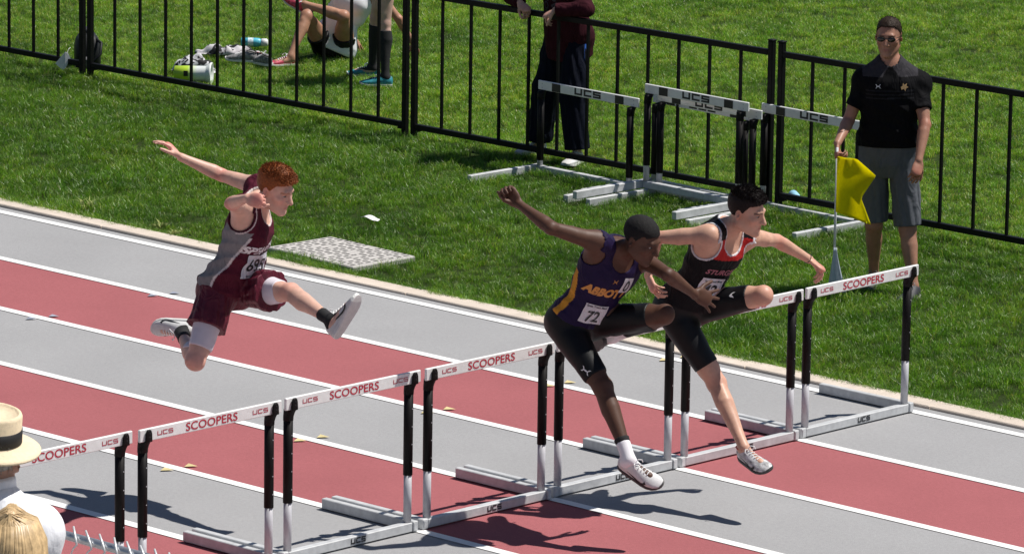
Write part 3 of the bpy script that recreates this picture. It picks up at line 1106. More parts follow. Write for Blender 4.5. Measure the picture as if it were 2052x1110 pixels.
# ---- shoes: lofted upper on a separate sole
def make_shoe(root, B, side, upper, sole, accent=None, size=1.0, lace=None, tick=None, knit=None):
    G, hip, kn, an, ff, fu, ks, td, kt = B.leg[side]
    sd = np.cross(fu, ff) * (1 if side == 'L' else -1)          # outward
    sdl = np.cross(fu, ff)
    o = an - ff * .062 * size - fu * .088 * size                    # heel bottom
    R = np.array(root.location)
    def P(x, y, z):
        return o + size * (ff * x + sdl * y + fu * z) - R
    prof = [  # x, half width, top height, bottom
        (-.002, .010, .060, .020), (.004, .024, .078, .010), (.02, .033, .090, .008), (.045, .036, .096, .008), (.075, .037, .098, .008), (.10, .038, .088, .008), (.13, .040, .074, .010),
        (.17, .046, .062, .010), (.205, .048, .052, .012), (.235, .044, .044, .015), (.255, .034, .036, .019), (.268, .020, .030, .022), (.273, .006, .027, .024)]
    inw = -1 if side == 'L' else 1
    rings = []
    n = 18
    for x, w, zt, zb in prof:
        bend = inw * .010 * math.sin(math.pi * min(max(x / .27, 0), 1)) * -1
        ring = []
        for k in range(n):
            a = 2 * math.pi * k / n
            cy, cz = math.cos(a), math.sin(a)
            yy = w * np.sign(cy) * abs(cy) ** .75
            zz = zb + (zt - zb) * (.42 + (.58 * abs(cz) ** .85 if cz > 0 else -.42 * abs(cz) ** .5))
            if cz > 0:
                yy *= 1 - .42 * cz ** 2
            ring.append(P(x, yy + bend, zz))
        rings.append(ring)
    sh = MB().loft(rings).obj("shoe", upper, root, True)
    srings = []
    for x, w, zt, zb in prof:
        bend = inw * .010 * math.sin(math.pi * min(max(x / .27, 0), 1)) * -1
        toe = max(0, (x - .19) / .085) ** 2 * .014
        th = .020 if x < .17 else .016
        srings.append([P(x, yy * (w + .004) + bend, z) for yy, z in ((-1, toe + th), (-1.02, toe + .004), (-.9, toe), (.9, toe), (1.02, toe + .004), (1, toe + th), (.5, toe + th + .004), (-.5, toe + th + .004))])
    MB().loft(srings).obj("sole", sole, sh)
    if lace is not None:
        lm = MB()
        for i in range(5):
            x = .105 + i * .018
            zt = np.interp(x, [p[0] for p in prof], [p[2] for p in prof])
            lm.tube([P(x, -.020, zt - .006), P(x + .004, -.008, zt + .003), P(x + .002, .008, zt + .003), P(x + .006, .020, zt - .006)], .0032, 5)
        for q in (1, -1):
            lm.tube([P(.10, 0, .092), P(.105, q * .02, .108), P(.12, q * .034, .10), P(.128, q * .03, .088)], .0026, 5)
        lm.obj("laces", lace, sh)
    if tick is not None:
        for q in (1, -1):
            V, F = tick_vf()
            pts = []
            for (a, b) in V:
                x = .20 - a * .13 if True else 0
                zz = .022 + b * .042
                w = np.interp(x, [p[0] for p in prof], [p[1] for p in prof])
                zt = np.interp(x, [p[0] for p in prof], [p[2] for p in prof])
                fr = np.clip((zz - .018) / (zt - .018), 0, 1)
                bend = inw * .010 * math.sin(math.pi * min(max(x / .27, 0), 1)) * -1
                pts.append(P(x, q * (w * (1.06 - .42 * fr ** 2.2)) + bend, zz))
            link("tick_mark", mesh_np("tick_mark", np.array(pts), F), sh, tick)
    if accent is not None:
        am = MB()
        rg = []
        for (x, z) in ((-.004, .072), (.03, .096), (.078, .104)):
            w = np.interp(x, [p[0] for p in prof], [p[1] for p in prof])
            rg.append((x, w, z))
        am.tube([P(.078, -.026, .096), P(.04, -.031, .092), P(.006, -.018, .082), P(-.002, 0, .078), P(.006, .018, .082), P(.04, .031, .092), P(.078, .026, .096)], .0042, 6)
        am.obj("collar", accent, sh)
    return sh

# ---- clothes cut from the body's own fields
def leg_cover(B, side, t0, t1, off, part='thigh', k=None):
    """tight sleeve around a leg between fractions t0..t1 (of thigh or shin)"""
    G, hip, kn, an = B.leg[side][:4]
    a, b = (hip, kn) if part == 'thigh' else (kn, an)
    g = B.g
    m = .14
    sl, X, Y, Z = g.box(np.minimum(a, b) - m, np.maximum(a, b) + m)
    d = nrm(b - a)
    L = np.linalg.norm(b - a)
    w = (X - f32(a[0])) * f32(d[0]) + (Y - f32(a[1])) * f32(d[1]) + (Z - f32(a[2])) * f32(d[2])
    D = G[sl] - f32(off)
    # stay near this bone
    rad = np.sqrt(np.maximum((X - f32(a[0])) ** 2 + (Y - f32(a[1])) ** 2 + (Z - f32(a[2])) ** 2 - w * w, 0)) - f32(.13)
    D = np.maximum(np.maximum(D, rad), np.maximum(f32(t0 * L) - w, w - f32(t1 * L)))
    out = np.full(tuple(g.n), .12, f32)
    out[sl] = D
    return out

def half_tights(B, hem=(.8, .8), waist=.30, off=.004):
    g = B.g
    pel = B.J['pelvis']
    P = np.array([B.J[k] for k in ('pelvis', 'knL', 'knR')])
    sl, X, Y, Z = g.box(P.min(0) - .22, P.max(0) + .22)
    T_, GL, GR = B.T[sl], B.leg['L'][0][sl], B.leg['R'][0][sl]
    U = smin(smin(T_, GL, .035), GR, .035)
    res = np.full(tuple(g.n), .12, f32)
    w = (X - f32(pel[0])) * f32(B.up[0]) + (Y - f32(pel[1])) * f32(B.up[1]) + (Z - f32(pel[2])) * f32(B.up[2])
    L = np.linalg.norm(B.J['neck'] - pel)
    pl = w - f32(waist * L)
    pl = np.where(np.minimum(GL, GR) < T_ - f32(.015), f32(-1), pl)
    D = U - f32(off)
    for side, hm in zip('LR', hem):
        G, hip, kn = B.leg[side][:3]
        d = nrm(kn - hip)
        Lt = np.linalg.norm(kn - hip)
        wt = (X - f32(hip[0])) * f32(d[0]) + (Y - f32(hip[1])) * f32(d[1]) + (Z - f32(hip[2])) * f32(d[2])
        G, other = (GL, GR) if side == 'L' else (GR, GL)
        cut = np.where(G < np.minimum(other, T_) + f32(.012), wt - f32(hm * Lt), f32(-1))
        D = np.maximum(D, cut)
    res[sl] = np.maximum(D, pl)
    return res

def torso_cover(B, off=.008, hem=-.02, flare=.0, neck_r=.085, neck_drop=.03, neck_fwd=.055, arm_r=.085, arm_in=.0, legs=True, wr=.003, wseed=5, wfreq=26, extra=None, pull=0.0):
    g = B.g
    U = B.T
    pel, neck = B.J['pelvis'], B.J['neck']
    sl, X, Y, Z = g.box(np.minimum(pel, neck) - .34, np.maximum(pel, neck) + .34)
    def lin(p, d):
        return (X - f32(p[0])) * f32(d[0]) + (Y - f32(p[1])) * f32(d[1]) + (Z - f32(p[2])) * f32(d[2])
    L = np.linalg.norm(neck - pel)
    t = lin(pel, B.up) / f32(L)
    D = U[sl] - f32(off) - f32(flare) * np.clip((.5 - t) * 2, 0, 1.3)
    if extra is not None:
        D = smin(D, extra[sl], .02)
    st = gnoise(X + 0 * Y, Y + 0 * X, Z * f32(.6), wfreq, wseed) * f32(wr) * np.clip(1.3 - t, .3, 1)
    D = D - st
    if pull:
        uu_ = lin(pel, B.cl)
        vv_ = lin(pel, B.cf)
        wv = gnoise(X, Y, Z, 9, wseed + 7) * f32(2.2)
        rd = 1 - 1.7 * np.abs(np.sin(t * f32(L * 34) + uu_ * f32(26) - vv_ * f32(8) + wv))
        D = D - rd.astype(f32) * f32(pull) * np.clip((f32(.92) - t) * 3, 0, 1)
    D = np.maximum(D, (f32(hem) - t) * f32(L))
    def cap(a, b, r):
        a, b = np.asarray(a), np.asarray(b)
        ba = b - a
        tt = np.clip(lin(a, ba) / f32(ba @ ba), 0, 1)
        return np.sqrt((X - f32(a[0]) - tt * f32(ba[0])) ** 2 + (Y - f32(a[1]) - tt * f32(ba[1])) ** 2 + (Z - f32(a[2]) - tt * f32(ba[2])) ** 2) - f32(r)
    holes = {}
    nk = cap(neck + B.up * .12, neck + B.cf * neck_fwd - B.up * neck_drop, neck_r)
    D = np.maximum(D, -nk)
    if arm_r:
        for side, sg in (('L', 1), ('R', -1)):
            sh, el = B.J['sh' + side], B.J['el' + side]
            a = sh + B.cl * sg * (.012 - arm_in) - B.up * .0
            hole = cap(a - B.up * .055, a + B.cl * sg * .12 - B.up * .05, arm_r)
            hole2 = cap(sh + B.cl * sg * .02, sh + nrm(el - sh) * .2, arm_r * .82)
            D = np.maximum(D, -np.minimum(hole, hole2))
    out = np.full(tuple(g.n), .12, f32) if extra is None else extra.copy()
    out[sl] = D
    B.neck_hole = (neck + B.up * .12, neck + B.cf * neck_fwd - B.up * neck_drop, neck_r)
    return out

def capdist(V, a, b, r):
    a, b = np.asarray(a), np.asarray(b)
    ba = b - a
    t = np.clip(((V - a) @ ba) / (ba @ ba), 0, 1)[:, None]
    return np.linalg.norm(V - a - t * ba, axis=1) - r

def arm_hole_dist(B, V, side, arm_r, arm_in=0.0):
    sg = 1 if side == 'L' else -1
    sh, el = B.J['sh' + side], B.J['el' + side]
    a = sh + B.cl * sg * (.012 - arm_in)
    return np.minimum(capdist(V, a - B.up * .055, a + B.cl * sg * .12 - B.up * .05, arm_r), capdist(V, sh + B.cl * sg * .02, sh + nrm(el - sh) * .2, arm_r * .82))

def crop(B, G):
    m = G < .02
    lo, hi = np.zeros(3, int), np.zeros(3, int)
    for a in range(3):
        i = np.flatnonzero(m.any(tuple(x for x in range(3) if x != a)))
        lo[a], hi[a] = max(i[0] - 2, 0), min(i[-1] + 3, B.g.n[a])
    return tuple(slice(int(a), int(b)) for a, b in zip(lo, hi))

def cloth(name, B, G, root, matl, colfn=None, rel=1):
    sl = crop(B, G)
    return emit(name, G, B.g, root, matl, colfn, sl, rel)

def person_root(B, label):
    p = B.J['pelvis']
    an = [B.J[k] for k in ('anL', 'anR') if k in B.J]
    z = max(0.0, min(a[2] for a in an) - .09) if an else 0.0
    return thing("person", label, "person", (float(p[0]), float(p[1]), float(z)))

M_EYE = mat("eye", vcol=True, rough=.15)
def M_SKIN(name, rough=.46, sss=.06):
    return mat(name, vcol=True, rough=rough, spec=.35, sss=sss, bump=.12, bscale=110, var=.07, vscale=45, var2=.06, vscale2=14)
# ------------------------------------------------------------------ the three runners
P1 = {"pelvis": [-1.251, -4.5242, 1.23], "hipL": [-1.242, -4.4348, 1.2055], "hipR": [-1.2599, -4.6136, 1.2145], "neck": [-1.1008, -4.4819, 1.705], "shR": [-1.0286, -4.6501, 1.732], "shL": [-1.2155, -4.3577, 1.7802], "elR": [-0.8857, -4.8693, 1.7984], "wrR": [-0.6878, -4.9371, 1.8666], "knuR": [-0.6078, -4.9344, 1.8668], "elL": [-1.5044, -4.3617, 1.805], "wrL": [-1.6265, -4.5627, 1.9159], "knuL": [-1.6811, -4.6038, 1.9817], "knR": [-1.2055, -4.8399, 0.8529], "anR": [-1.555, -4.6176, 0.9225], "toeR": [-1.7739, -4.6375, 0.913], "knL": [-0.817, -4.4775, 1.2545], "anL": [-0.4137, -4.565, 1.1761], "toeL": [-0.2667, -4.5039, 1.328], "head": [-0.9585, -4.4693, 1.8145]}
P2 = {"pelvis": [0.4825, -3.5227, 1.165], "hipL": [0.5159, -3.4393, 1.1492], "hipR": [0.4491, -3.6062, 1.1408], "neck": [0.7394, -3.4881, 1.6042], "shR": [0.7437, -3.6628, 1.6649], "shL": [0.7509, -3.3203, 1.527], "elR": [0.6386, -3.9264, 1.7622], "wrR": [0.3975, -3.9275, 1.8597], "knuR": [0.3329, -3.9321, 1.9148], "elL": [1.0268, -3.4025, 1.4915], "wrL": [1.0326, -3.1845, 1.3499], "knuL": [1.0399, -3.1012, 1.3166], "knR": [0.7686, -3.628, 0.8539], "anR": [1.0372, -3.6956, 0.4991], "toeR": [1.199, -3.5943, 0.3657], "knL": [0.9408, -3.3247, 1.2434], "anL": [0.562, -3.3136, 1.0623], "toeL": [0.3683, -3.2616, 0.9717], "head": [0.9032, -3.4868, 1.6789]}
P3 = {"pelvis": [0.4771, -2.6311, 1.12], "hipL": [0.5034, -2.5433, 1.1044], "hipR": [0.4507, -2.7189, 1.0956], "neck": [0.7121, -2.5729, 1.5919], "shR": [0.7493, -2.7523, 1.5789], "shL": [0.7174, -2.4035, 1.5214], "elR": [0.4909, -2.9137, 1.5506], "wrR": [0.4029, -2.8725, 1.3148], "knuR": [0.4638, -2.9002, 1.2596], "elL": [0.6918, -2.1163, 1.4557], "wrL": [0.7616, -1.907, 1.3278], "knuL": [0.835, -1.8906, 1.2846], "knR": [0.704, -2.6138, 0.7055], "anR": [1.0057, -2.7114, 0.4026], "toeR": [1.2092, -2.716, 0.308], "knL": [0.92, -2.479, 1.2256], "anL": [0.5195, -2.4661, 1.0741], "toeL": [0.351, -2.3802, 0.9534], "head": [0.8557, -2.5666, 1.7061]}
HR = .0056
M_BIB = mat("bib_paper_shaded", (.62, .62, .67), .7, var=.05, vscale=40, fold=.6, fscale=22)  # white paper, base colour lowered to carry the shade on the chests
M_SHOEW = mat("shoe_white", (.62, .62, .62), .6, var=.08, vscale=60, bump=.2, bscale=220)
M_SOLEW = mat("sole_white", (.68, .68, .66), .6, var=.08, vscale=50)
M_SOLED = mat("sole_dark", (.05, .05, .05), .6, var=.2, vscale=50)
M_LACE = mat("lace_white", (.8, .8, .8), .7)
M_LYCRA = mat("black_lycra", (.004, .004, .005), .5, spec=.25, var=.25, vscale=18, bump=.1, bscale=240)
M_SOCKB = mat("black_sock", (.012, .012, .013), .85, bump=.3, bscale=300)
M_SOCKW = mat("white_sock", (.78, .77, .80), .85, bump=.3, bscale=300)

# ---- red-haired runner in maroon
B = Body(P1, (.91, .24, -.34), (.25, 0, 1), HR, 1.0, 1.04, foot_up={'L': (-.95, -.1, .6)},
         hands={'R': dict(palm=(-.2, .9, -.3), curl=(1.4, 1.5, 1.0), thumb=.9, size=1.0),
                'L': dict(palm=(.1, -.1, -1), curl=(.25, .35, .3), thumb=.3, spread=.12)})
r1 = person_root(B, "red-haired runner in maroon vest and shorts leaping in midair on the left")
emit("body", B.U, B.g, r1, M_SKIN("skin_pale"), skin_colour(B, (.66, .405, .315), (.26, .09, .035), (.46, .16, .14), .35, .9), rel=1)
make_eyes(B, r1)
M_RHAIR = mat("red_hair", (.235, .068, .017), .55, spec=.25, var=.4, vscale=90, bump=.8, bscale=130)
Hh, sl = hair_field(B, .012, front=.076, back=-.058, side=.020, amp=.0045, freq=75, top=.020, seed=3)
ho, hv, hf, hn = emit("hair", Hh, B.g, r1, M_RHAIR, None, sl, 0)
_l, _f2, _u2 = B.local(hv)
m_ = _u2 > .085
strands("hair_strands", hv[m_], hn[m_], 2600, .020, .003, B.Hf * .8 + B.Hl * .1, r1, M_RHAIR, 1, .45, .55, ho)
M_MAR = mat("maroon_vest", vcol=True, fold=.75, fscale=12, rough=.75, spec=.15, var=.14, vscale=30, bump=.15, bscale=260)
def col1(V, N):
    t, u, v = B.torso_local(V)
    c = np.tile(np.array((.085, .010, .024)), (len(V), 1))
    # grey panel on the right flank widening downwards
    fr = .045 - .015 * (t < .3)
    edge = .030 + .055 * np.clip(t - .15, 0, 1)
    panel = (u < 0) & (v < edge) & (v > -.085 - .02 * t) & (t < .80)
    panel &= (u < -.05)
    c[panel] = (.205, .205, .215)
    pl = (u < 0) & (np.abs(v - edge - .006) < .0065) & (t < .74) & (u < -.03)
    c[pl] = (.62, .58, .58)
    trim = np.minimum(arm_hole_dist(B, V, 'R', .083), arm_hole_dist(B, V, 'L', .083))
    c[trim < .008] = (.06, .008, .02)
    c[(trim > .012) & (trim < .019) & (v > -.02)] = (.62, .55, .55)
    tn = capdist(V, *B.neck_hole)
    c[tn < .009] = (.58, .52, .5)
    return c
so, sv, sf, sn = cloth("vest", B, torso_cover(B, .011, -.03, .012, .080, .02, .05, .083, wr=.006, wfreq=20, pull=.0055), r1, M_MAR, col1)
pj = Project(sv, sf, r1)
chest = B.J['neck'] - B.up * .20
vn = nrm(B.cf * .9 - B.cl * .42)
M_PRINT = mat("print_white", (.74, .70, .72), .7)
pj.put("lettering", text_mesh("SPEARFISH", .05), .31, .050, chest + B.cf * .05 - B.cl * .030 - B.up * .004, None, B.up, nrm(B.cf - B.cl * .3), M_PRINT, so)
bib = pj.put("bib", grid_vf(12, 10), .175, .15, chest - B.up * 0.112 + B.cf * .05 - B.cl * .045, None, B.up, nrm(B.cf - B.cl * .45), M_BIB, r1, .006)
pj.put("number", text_mesh("695", .02), .135, .078, chest - B.up * 0.105 + B.cf * .05 - B.cl * .045, None, B.up, nrm(B.cf - B.cl * .45), M_INK, bib, .0085)
pj.put("small_print", text_mesh("BLACK HILLS", .02), .10, .010, chest - B.up * 0.175 + B.cf * .05 - B.cl * .045, None, B.up, nrm(B.cf - B.cl * .45), M_INK, bib, .0085)
# loose shorts
g = B.g
S_ = g.new()
pel = B.J['pelvis']
sl, X, Y, Z = g.box(pel - .3, pel + .3)
wp_ = (X - f32(pel[0])) * f32(B.up[0]) + (Y - f32(pel[1])) * f32(B.up[1]) + (Z - f32(pel[2])) * f32(B.up[2])
S_[sl] = np.maximum(B.T[sl] - f32(.014), wp_ - f32(.10))
for side, hm in (('L', .60), ('R', .52)):
    G, hip, kn = B.leg[side][:3]
    d_ = nrm(kn - hip)
    T2 = g.new()
    g.limb(T2, hip - d_ * .03, hip + d_ * .40, [(0, .098), (.3, .105), (.62, .116), (1, .135)], .01)
    L_ = np.linalg.norm(kn - hip)
    sq, X, Y, Z = g.box(hip - .5, hip + .5)
    T2 = T2[sq]
    w = (X - f32(hip[0])) * f32(d_[0]) + (Y - f32(hip[1])) * f32(d_[1]) + (Z - f32(hip[2])) * f32(d_[2])
    fold = gnoise(X, Y, Z, 30, 11 + ord(side)) * f32(.006) * np.clip(w * 6, .3, 1.2) + pleats(X, Y, Z, hip, d_, B.hl, 6, 3 + ord(side), 12) * f32(.009) * np.clip(w * 5 + .15, .2, 1.1)
    T2 = np.maximum(T2 + fold, w - f32(hm * L_))
    S_[sq] = smin(S_[sq], T2, .03)
sq, X, Y, Z = g.box(pel - .55, pel + .55)
S_[sq] += gnoise(X, Y, Z, 16, 4) * f32(.004)
M_MARS = mat("maroon_shorts", (.10, .008, .022), .5, spec=.35, var=.12, vscale=30, bump=.12, bscale=200, fold=.9, fscale=13)
cloth("shorts", B, S_, r1, M_MARS)
M_COMP = mat("white_compression", (.66, .62, .68), .6, var=.05, vscale=20, bump=.15, bscale=260)
for side, a_, b_ in (('L', .3, .80), ('R', .3, .82)):
    cloth("compression_sleeve", B, leg_cover(B, side, a_, b_, .004), r1, M_COMP)
for side in 'LR':
    sk = cloth("sock", B, leg_cover(B, side, .78, 1.08, .005, 'shin'), r1, M_SOCKB)[0]
    make_shoe(r1, B, side, M_SHOEW, M_SOLEW, None, 1.03, M_LACE, M_INK)

# ---- runner in purple
B = Body(P2, (.90, .18, -.40), (.35, 0, 1), HR, 1.03, 1.04, foot_up={'R': (.35, -.55, .75)},
         hands={'R': dict(palm=(.3, -.8, .1), curl=(1.0, 1.25, .8), thumb=.75, size=1.05),
                'L': dict(palm=(-.5, .75, -.30), curl=(.08, .14, .12), thumb=.05, spread=.26, size=1.15)})
r2 = person_root(B, "dark-skinned runner in purple vest and black tights over the hurdle at centre")
emit("body", B.U, B.g, r2, M_SKIN("skin_dark", .55, .02), skin_colour(B, (.088, .040, .024), (.012, .009, .008), (.075, .03, .026), .05, .7), rel=1)
make_eyes(B, r2, (.01, .008, .006))
M_BHAIR = mat("black_short_hair", (.008, .007, .007), .75, spec=.3, var=.4, vscale=150, bump=1.0, bscale=320)
Hh, sl = hair_field(B, .008, front=.062, back=-.05, side=.022, amp=.0015, freq=160, top=.004, seed=8)
emit("hair", Hh, B.g, r2, M_BHAIR, None, sl, 0)
M_PUR = mat("purple_vest", vcol=True, fold=.6, fscale=13, rough=.65, spec=.15, var=.14, vscale=30, bump=.12, bscale=260)
def col2(V, N):
    t, u, v = B.torso_local(V)
    c = np.tile(np.array((.014, .008, .042)), (len(V), 1))
    ctr = -.012 + .03 * np.sin(t * 5)
    st = (u < -.03) & (np.abs(v - ctr) < .024) & (t < .66)
    c[st] = (.60, .27, .028)
    st = (u > .03) & (np.abs(v - ctr) < .024) & (t < .66)
    c[st] = (.60, .27, .028)
    return c
so, sv, sf, sn = cloth("vest", B, torso_cover(B, .007, .06, .006, .078, .03, .055, .083, wr=.004, wfreq=24, pull=.003), r2, M_PUR, col2)
pj = Project(sv, sf, r2)
chest = B.J['neck'] - B.up * .19
vn = nrm(B.cf * .95 - B.cl * .3)
M_GOLD = mat("print_gold", (.55, .25, .06), .6)
pj.put("lettering", text_mesh("ABBOTT", .06), .27, .066, chest - B.up * .03 + B.cf * .05 - B.cl * .02, None, B.up, vn, M_GOLD, so)
pj.put("emblem", arch_vf(), .030, .024, chest + B.up * .055 + B.cf * .05 - B.cl * .0, None, B.up, vn, M_GOLD, so)
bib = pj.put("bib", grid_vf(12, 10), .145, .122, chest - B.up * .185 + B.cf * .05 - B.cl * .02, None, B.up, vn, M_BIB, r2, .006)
pj.put("number", text_mesh("72", .02), .085, .072, chest - B.up * .198 + B.cf * .05 - B.cl * .02, None, B.up, vn, M_INK, bib, .009)
pj.put("small_print", text_mesh("State Track Meet", .02), .13, .012, chest - B.up * .133 + B.cf * .05 - B.cl * .02, None, B.up, vn, M_INK, bib, .009)
b2 = pj.put("hip_number", grid_vf(6, 8), .060, .10, chest + B.up * .035 + B.cl * .085 + B.cf * .05, None, B.up, vn, M_BIB, r2, .006)
if b2:
    pj.put("number", text_mesh("0", .01), .03, .075, chest + B.up * .035 + B.cl * .085 + B.cf * .05, None, B.up, vn, M_INK, b2, .009)
ti = cloth("tights", B, half_tights(B, (.80, .84), .26, .005), r2, M_LYCRA)
pj = Project(ti[1], ti[2], r2)
G, hip, kn, an, ff, fu, ks, td, kt = B.leg['R']
M_LOGO = mat("logo_white", (.78, .78, .78), .6)
pj.put("emblem", arch_vf(), .060, .030, hip + td * .31 + kt * .02, None, kt, nrm(-B.hl + .5 * B.hf), M_LOGO, ti[0])
for side in 'LR':
    cloth("sock_band", B, leg_cover(B, side, .70, .765, .0065, 'shin'), r2, M_SOCKB)
    cloth("sock", B, leg_cover(B, side, .76, 1.08, .0055, 'shin'), r2, M_SOCKW)
    make_shoe(r2, B, side, M_SHOEW, M_SOLED, None, 1.03, M_LACE, M_INK)

# ---- runner in red and black
B = Body(P3, (.93, .28, -.24), (.25, 0, 1), HR, 1.02, 1.04, mouth=.003, foot_up={'R': (.3, -.5, .8)},
         hands={'R': dict(palm=(.2, .8, .2), curl=(.5, .5, .3), thumb=.3),
                'L': dict(palm=(-.45, -.35, -.8), curl=(.85, .7, .4), thumb=.5, spread=.05)})
r3 = person_root(B, "dark-haired runner in black and red vest stretching an arm forward over the hurdle")
emit("body", B.U, B.g, r3, M_SKIN("skin_fair"), skin_colour(B, (.60, .355, .255), (.03, .018, .013), (.32, .11, .10), .22, 1.0), rel=1)
make_eyes(B, r3)
M_DHAIR = mat("dark_hair", (.012, .008, .007), .55, spec=.2, var=.4, vscale=90, bump=.8, bscale=130)
Hh, sl = hair_field(B, .011, front=.076, back=-.058, side=.018, amp=.005, freq=70, top=.016, seed=5)
ho, hv, hf, hn = emit("hair", Hh, B.g, r3, M_DHAIR, None, sl, 0)
_l, _f2, _u2 = B.local(hv)
m_ = _u2 > .080
strands("hair_strands", hv[m_], hn[m_], 2600, .022, .003, B.Hf * .6 + B.Hu * .4, r3, M_DHAIR, 2, .7, .45, ho)
M_RBV = mat("black_red_vest", vcol=True, fold=.6, fscale=13, rough=.65, spec=.15, var=.12, vscale=30, bump=.12, bscale=260)
def col3(V, N):
    t, u, v = B.torso_local(V)
    c = np.tile(np.array((.005, .005, .007)), (len(V), 1))
    red = (v > -.01) & (t > .745 + .10 * np.clip(np.abs(u) - .03, 0, 1)) & (t < .97)
    c[red] = (.46, .022, .022)
    tr = np.minimum(arm_hole_dist(B, V, 'R', .088, .01), arm_hole_dist(B, V, 'L', .088, .01))
    tn = capdist(V, *B.neck_hole)
    c[(tr < .010) | (tn < .011)] = (.72, .70, .72)
    return c
so, sv, sf, sn = cloth("vest", B, torso_cover(B, .007, .05, .006, .076, .05, .060, .088, .01, wr=.004, wfreq=24, pull=.003), r3, M_RBV, col3)
pj = Project(sv, sf, r3)
chest = B.J['neck'] - B.up * .19
vn = nrm(B.cf * .95 - B.cl * .3)
M_PINK = mat("print_pink", (.34, .12, .16), .7)
pj.put("lettering", text_mesh("STURGIS", .03), .21, .040, chest - B.up * .03 + B.cf * .05, None, B.up, vn, M_PINK, so)
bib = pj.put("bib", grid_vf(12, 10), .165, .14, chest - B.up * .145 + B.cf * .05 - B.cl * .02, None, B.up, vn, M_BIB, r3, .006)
pj.put("number", text_mesh("42", .02), .105, .085, chest - B.up * .158 + B.cf * .05 - B.cl * .02, None, B.up, vn, M_INK, bib, .009)
pj.put("small_print", text_mesh("State Track Meet", .02), .13, .012, chest - B.up * .093 + B.cf * .05 - B.cl * .02, None, B.up, vn, M_INK, bib, .009)
ti = cloth("tights", B, half_tights(B, (.80, .76), .26, .005), r3, M_LYCRA)
pj = Project(ti[1], ti[2], r3)
G, hip, kn, an, ff, fu, ks, td, kt = B.leg['L']
pj.put("tick_mark", tick_vf(), .050, .042, hip + td * .245 + kt * .015 + np.array([.01, -.02, .02]), nrm(-td * .4 + np.array([0, 0, -1.])), nrm(td + np.array([0, 0, .3])), nrm(np.array([.5, -.75, .35])), M_LOGO, ti[0])
M_SHOEG = mat("shoe_silver", vcol=False, color=(.50, .50, .51), rough=.5, var=.7, vscale=48, bump=.2, bscale=220)
M_REDC = mat("shoe_red", (.55, .06, .04), .6)
for side in 'LR':
    make_shoe(r3, B, side, M_SHOEG, M_SOLED, M_REDC, 1.0, M_LACE, M_INK)
# bracelet
sh_, el_, wr_ = B.arm['L'][1:4]
dv = nrm(wr_ - el_)
x_ = nrm(np.cross(dv, (0, 0, 1)))
y_ = np.cross(dv, x_)
MB().tube([wr_ - dv * .012 + .0285 * (math.cos(a) * x_ + math.sin(a) * y_) - np.array(r3.location) for a in np.linspace(0, 2 * math.pi, 19)], .0018, 5, False).obj("wristband", M_INK, r3)
# ------------------------------------------------------------------ official, onlookers, spectators
HP = .0075
def box_all(B, keys, m):
    P = np.array([B.J[k] for k in keys])
    return B.g.box(P.min(0) - m, P.max(0) + m)
def loose_legs(B, r0, r1, hem, waist=.12, fold=.005, seed=3, off=.014, kk=.025):
    g = B.g
    S_ = g.new()
    pel = B.J['pelvis']
    sq, X, Y, Z = g.box(pel - .3, pel + .3)
    S_[sq] = B.T[sq] - f32(off)
    for side, hm in zip('LR', hem):
        hip, kn, an = B.leg[side][1:4]
        T2 = g.new()
        d_ = nrm(kn - hip)
        L_ = np.linalg.norm(kn - hip)
        g.limb(T2, hip - d_ * .02, kn, [(0, r0), (.5, (r0 + r1) / 2), (1, r1)], .01)
        if hm > 1:
            g.limb(T2, kn, an, [(0, r1), (1, r1 * .95)], .03)
            d_ = nrm(an - kn); base = kn; end = (hm - 1) * np.linalg.norm(an - kn)
        else:
            base = hip; end = hm * L_
        sq, X, Y, Z = g.box(np.minimum(hip, an) - .25, np.maximum(hip, an) + .25)
        w = (X - f32(base[0])) * f32(d_[0]) + (Y - f32(base[1])) * f32(d_[1]) + (Z - f32(base[2])) * f32(d_[2])
        Q = np.minimum(T2[sq] + gnoise(X, Y, Z * f32(.7), 26, seed + ord(side)) * f32(fold) + pleats(X, Y, Z, base, d_, B.hl, 5, seed + ord(side), 7) * f32(fold * .9), B.leg[side][0][sq] - f32(.006))
        Q = np.maximum(Q, w - f32(end))
        S_[sq] = smin(S_[sq], Q, kk)
    sq, X, Y, Z = g.box(pel - .4, pel + .4)
    w = (X - f32(pel[0])) * f32(B.up[0]) + (Y - f32(pel[1])) * f32(B.up[1]) + (Z - f32(pel[2])) * f32(B.up[2])
    S_[sq] = np.maximum(S_[sq], w - f32(waist))
    return S_
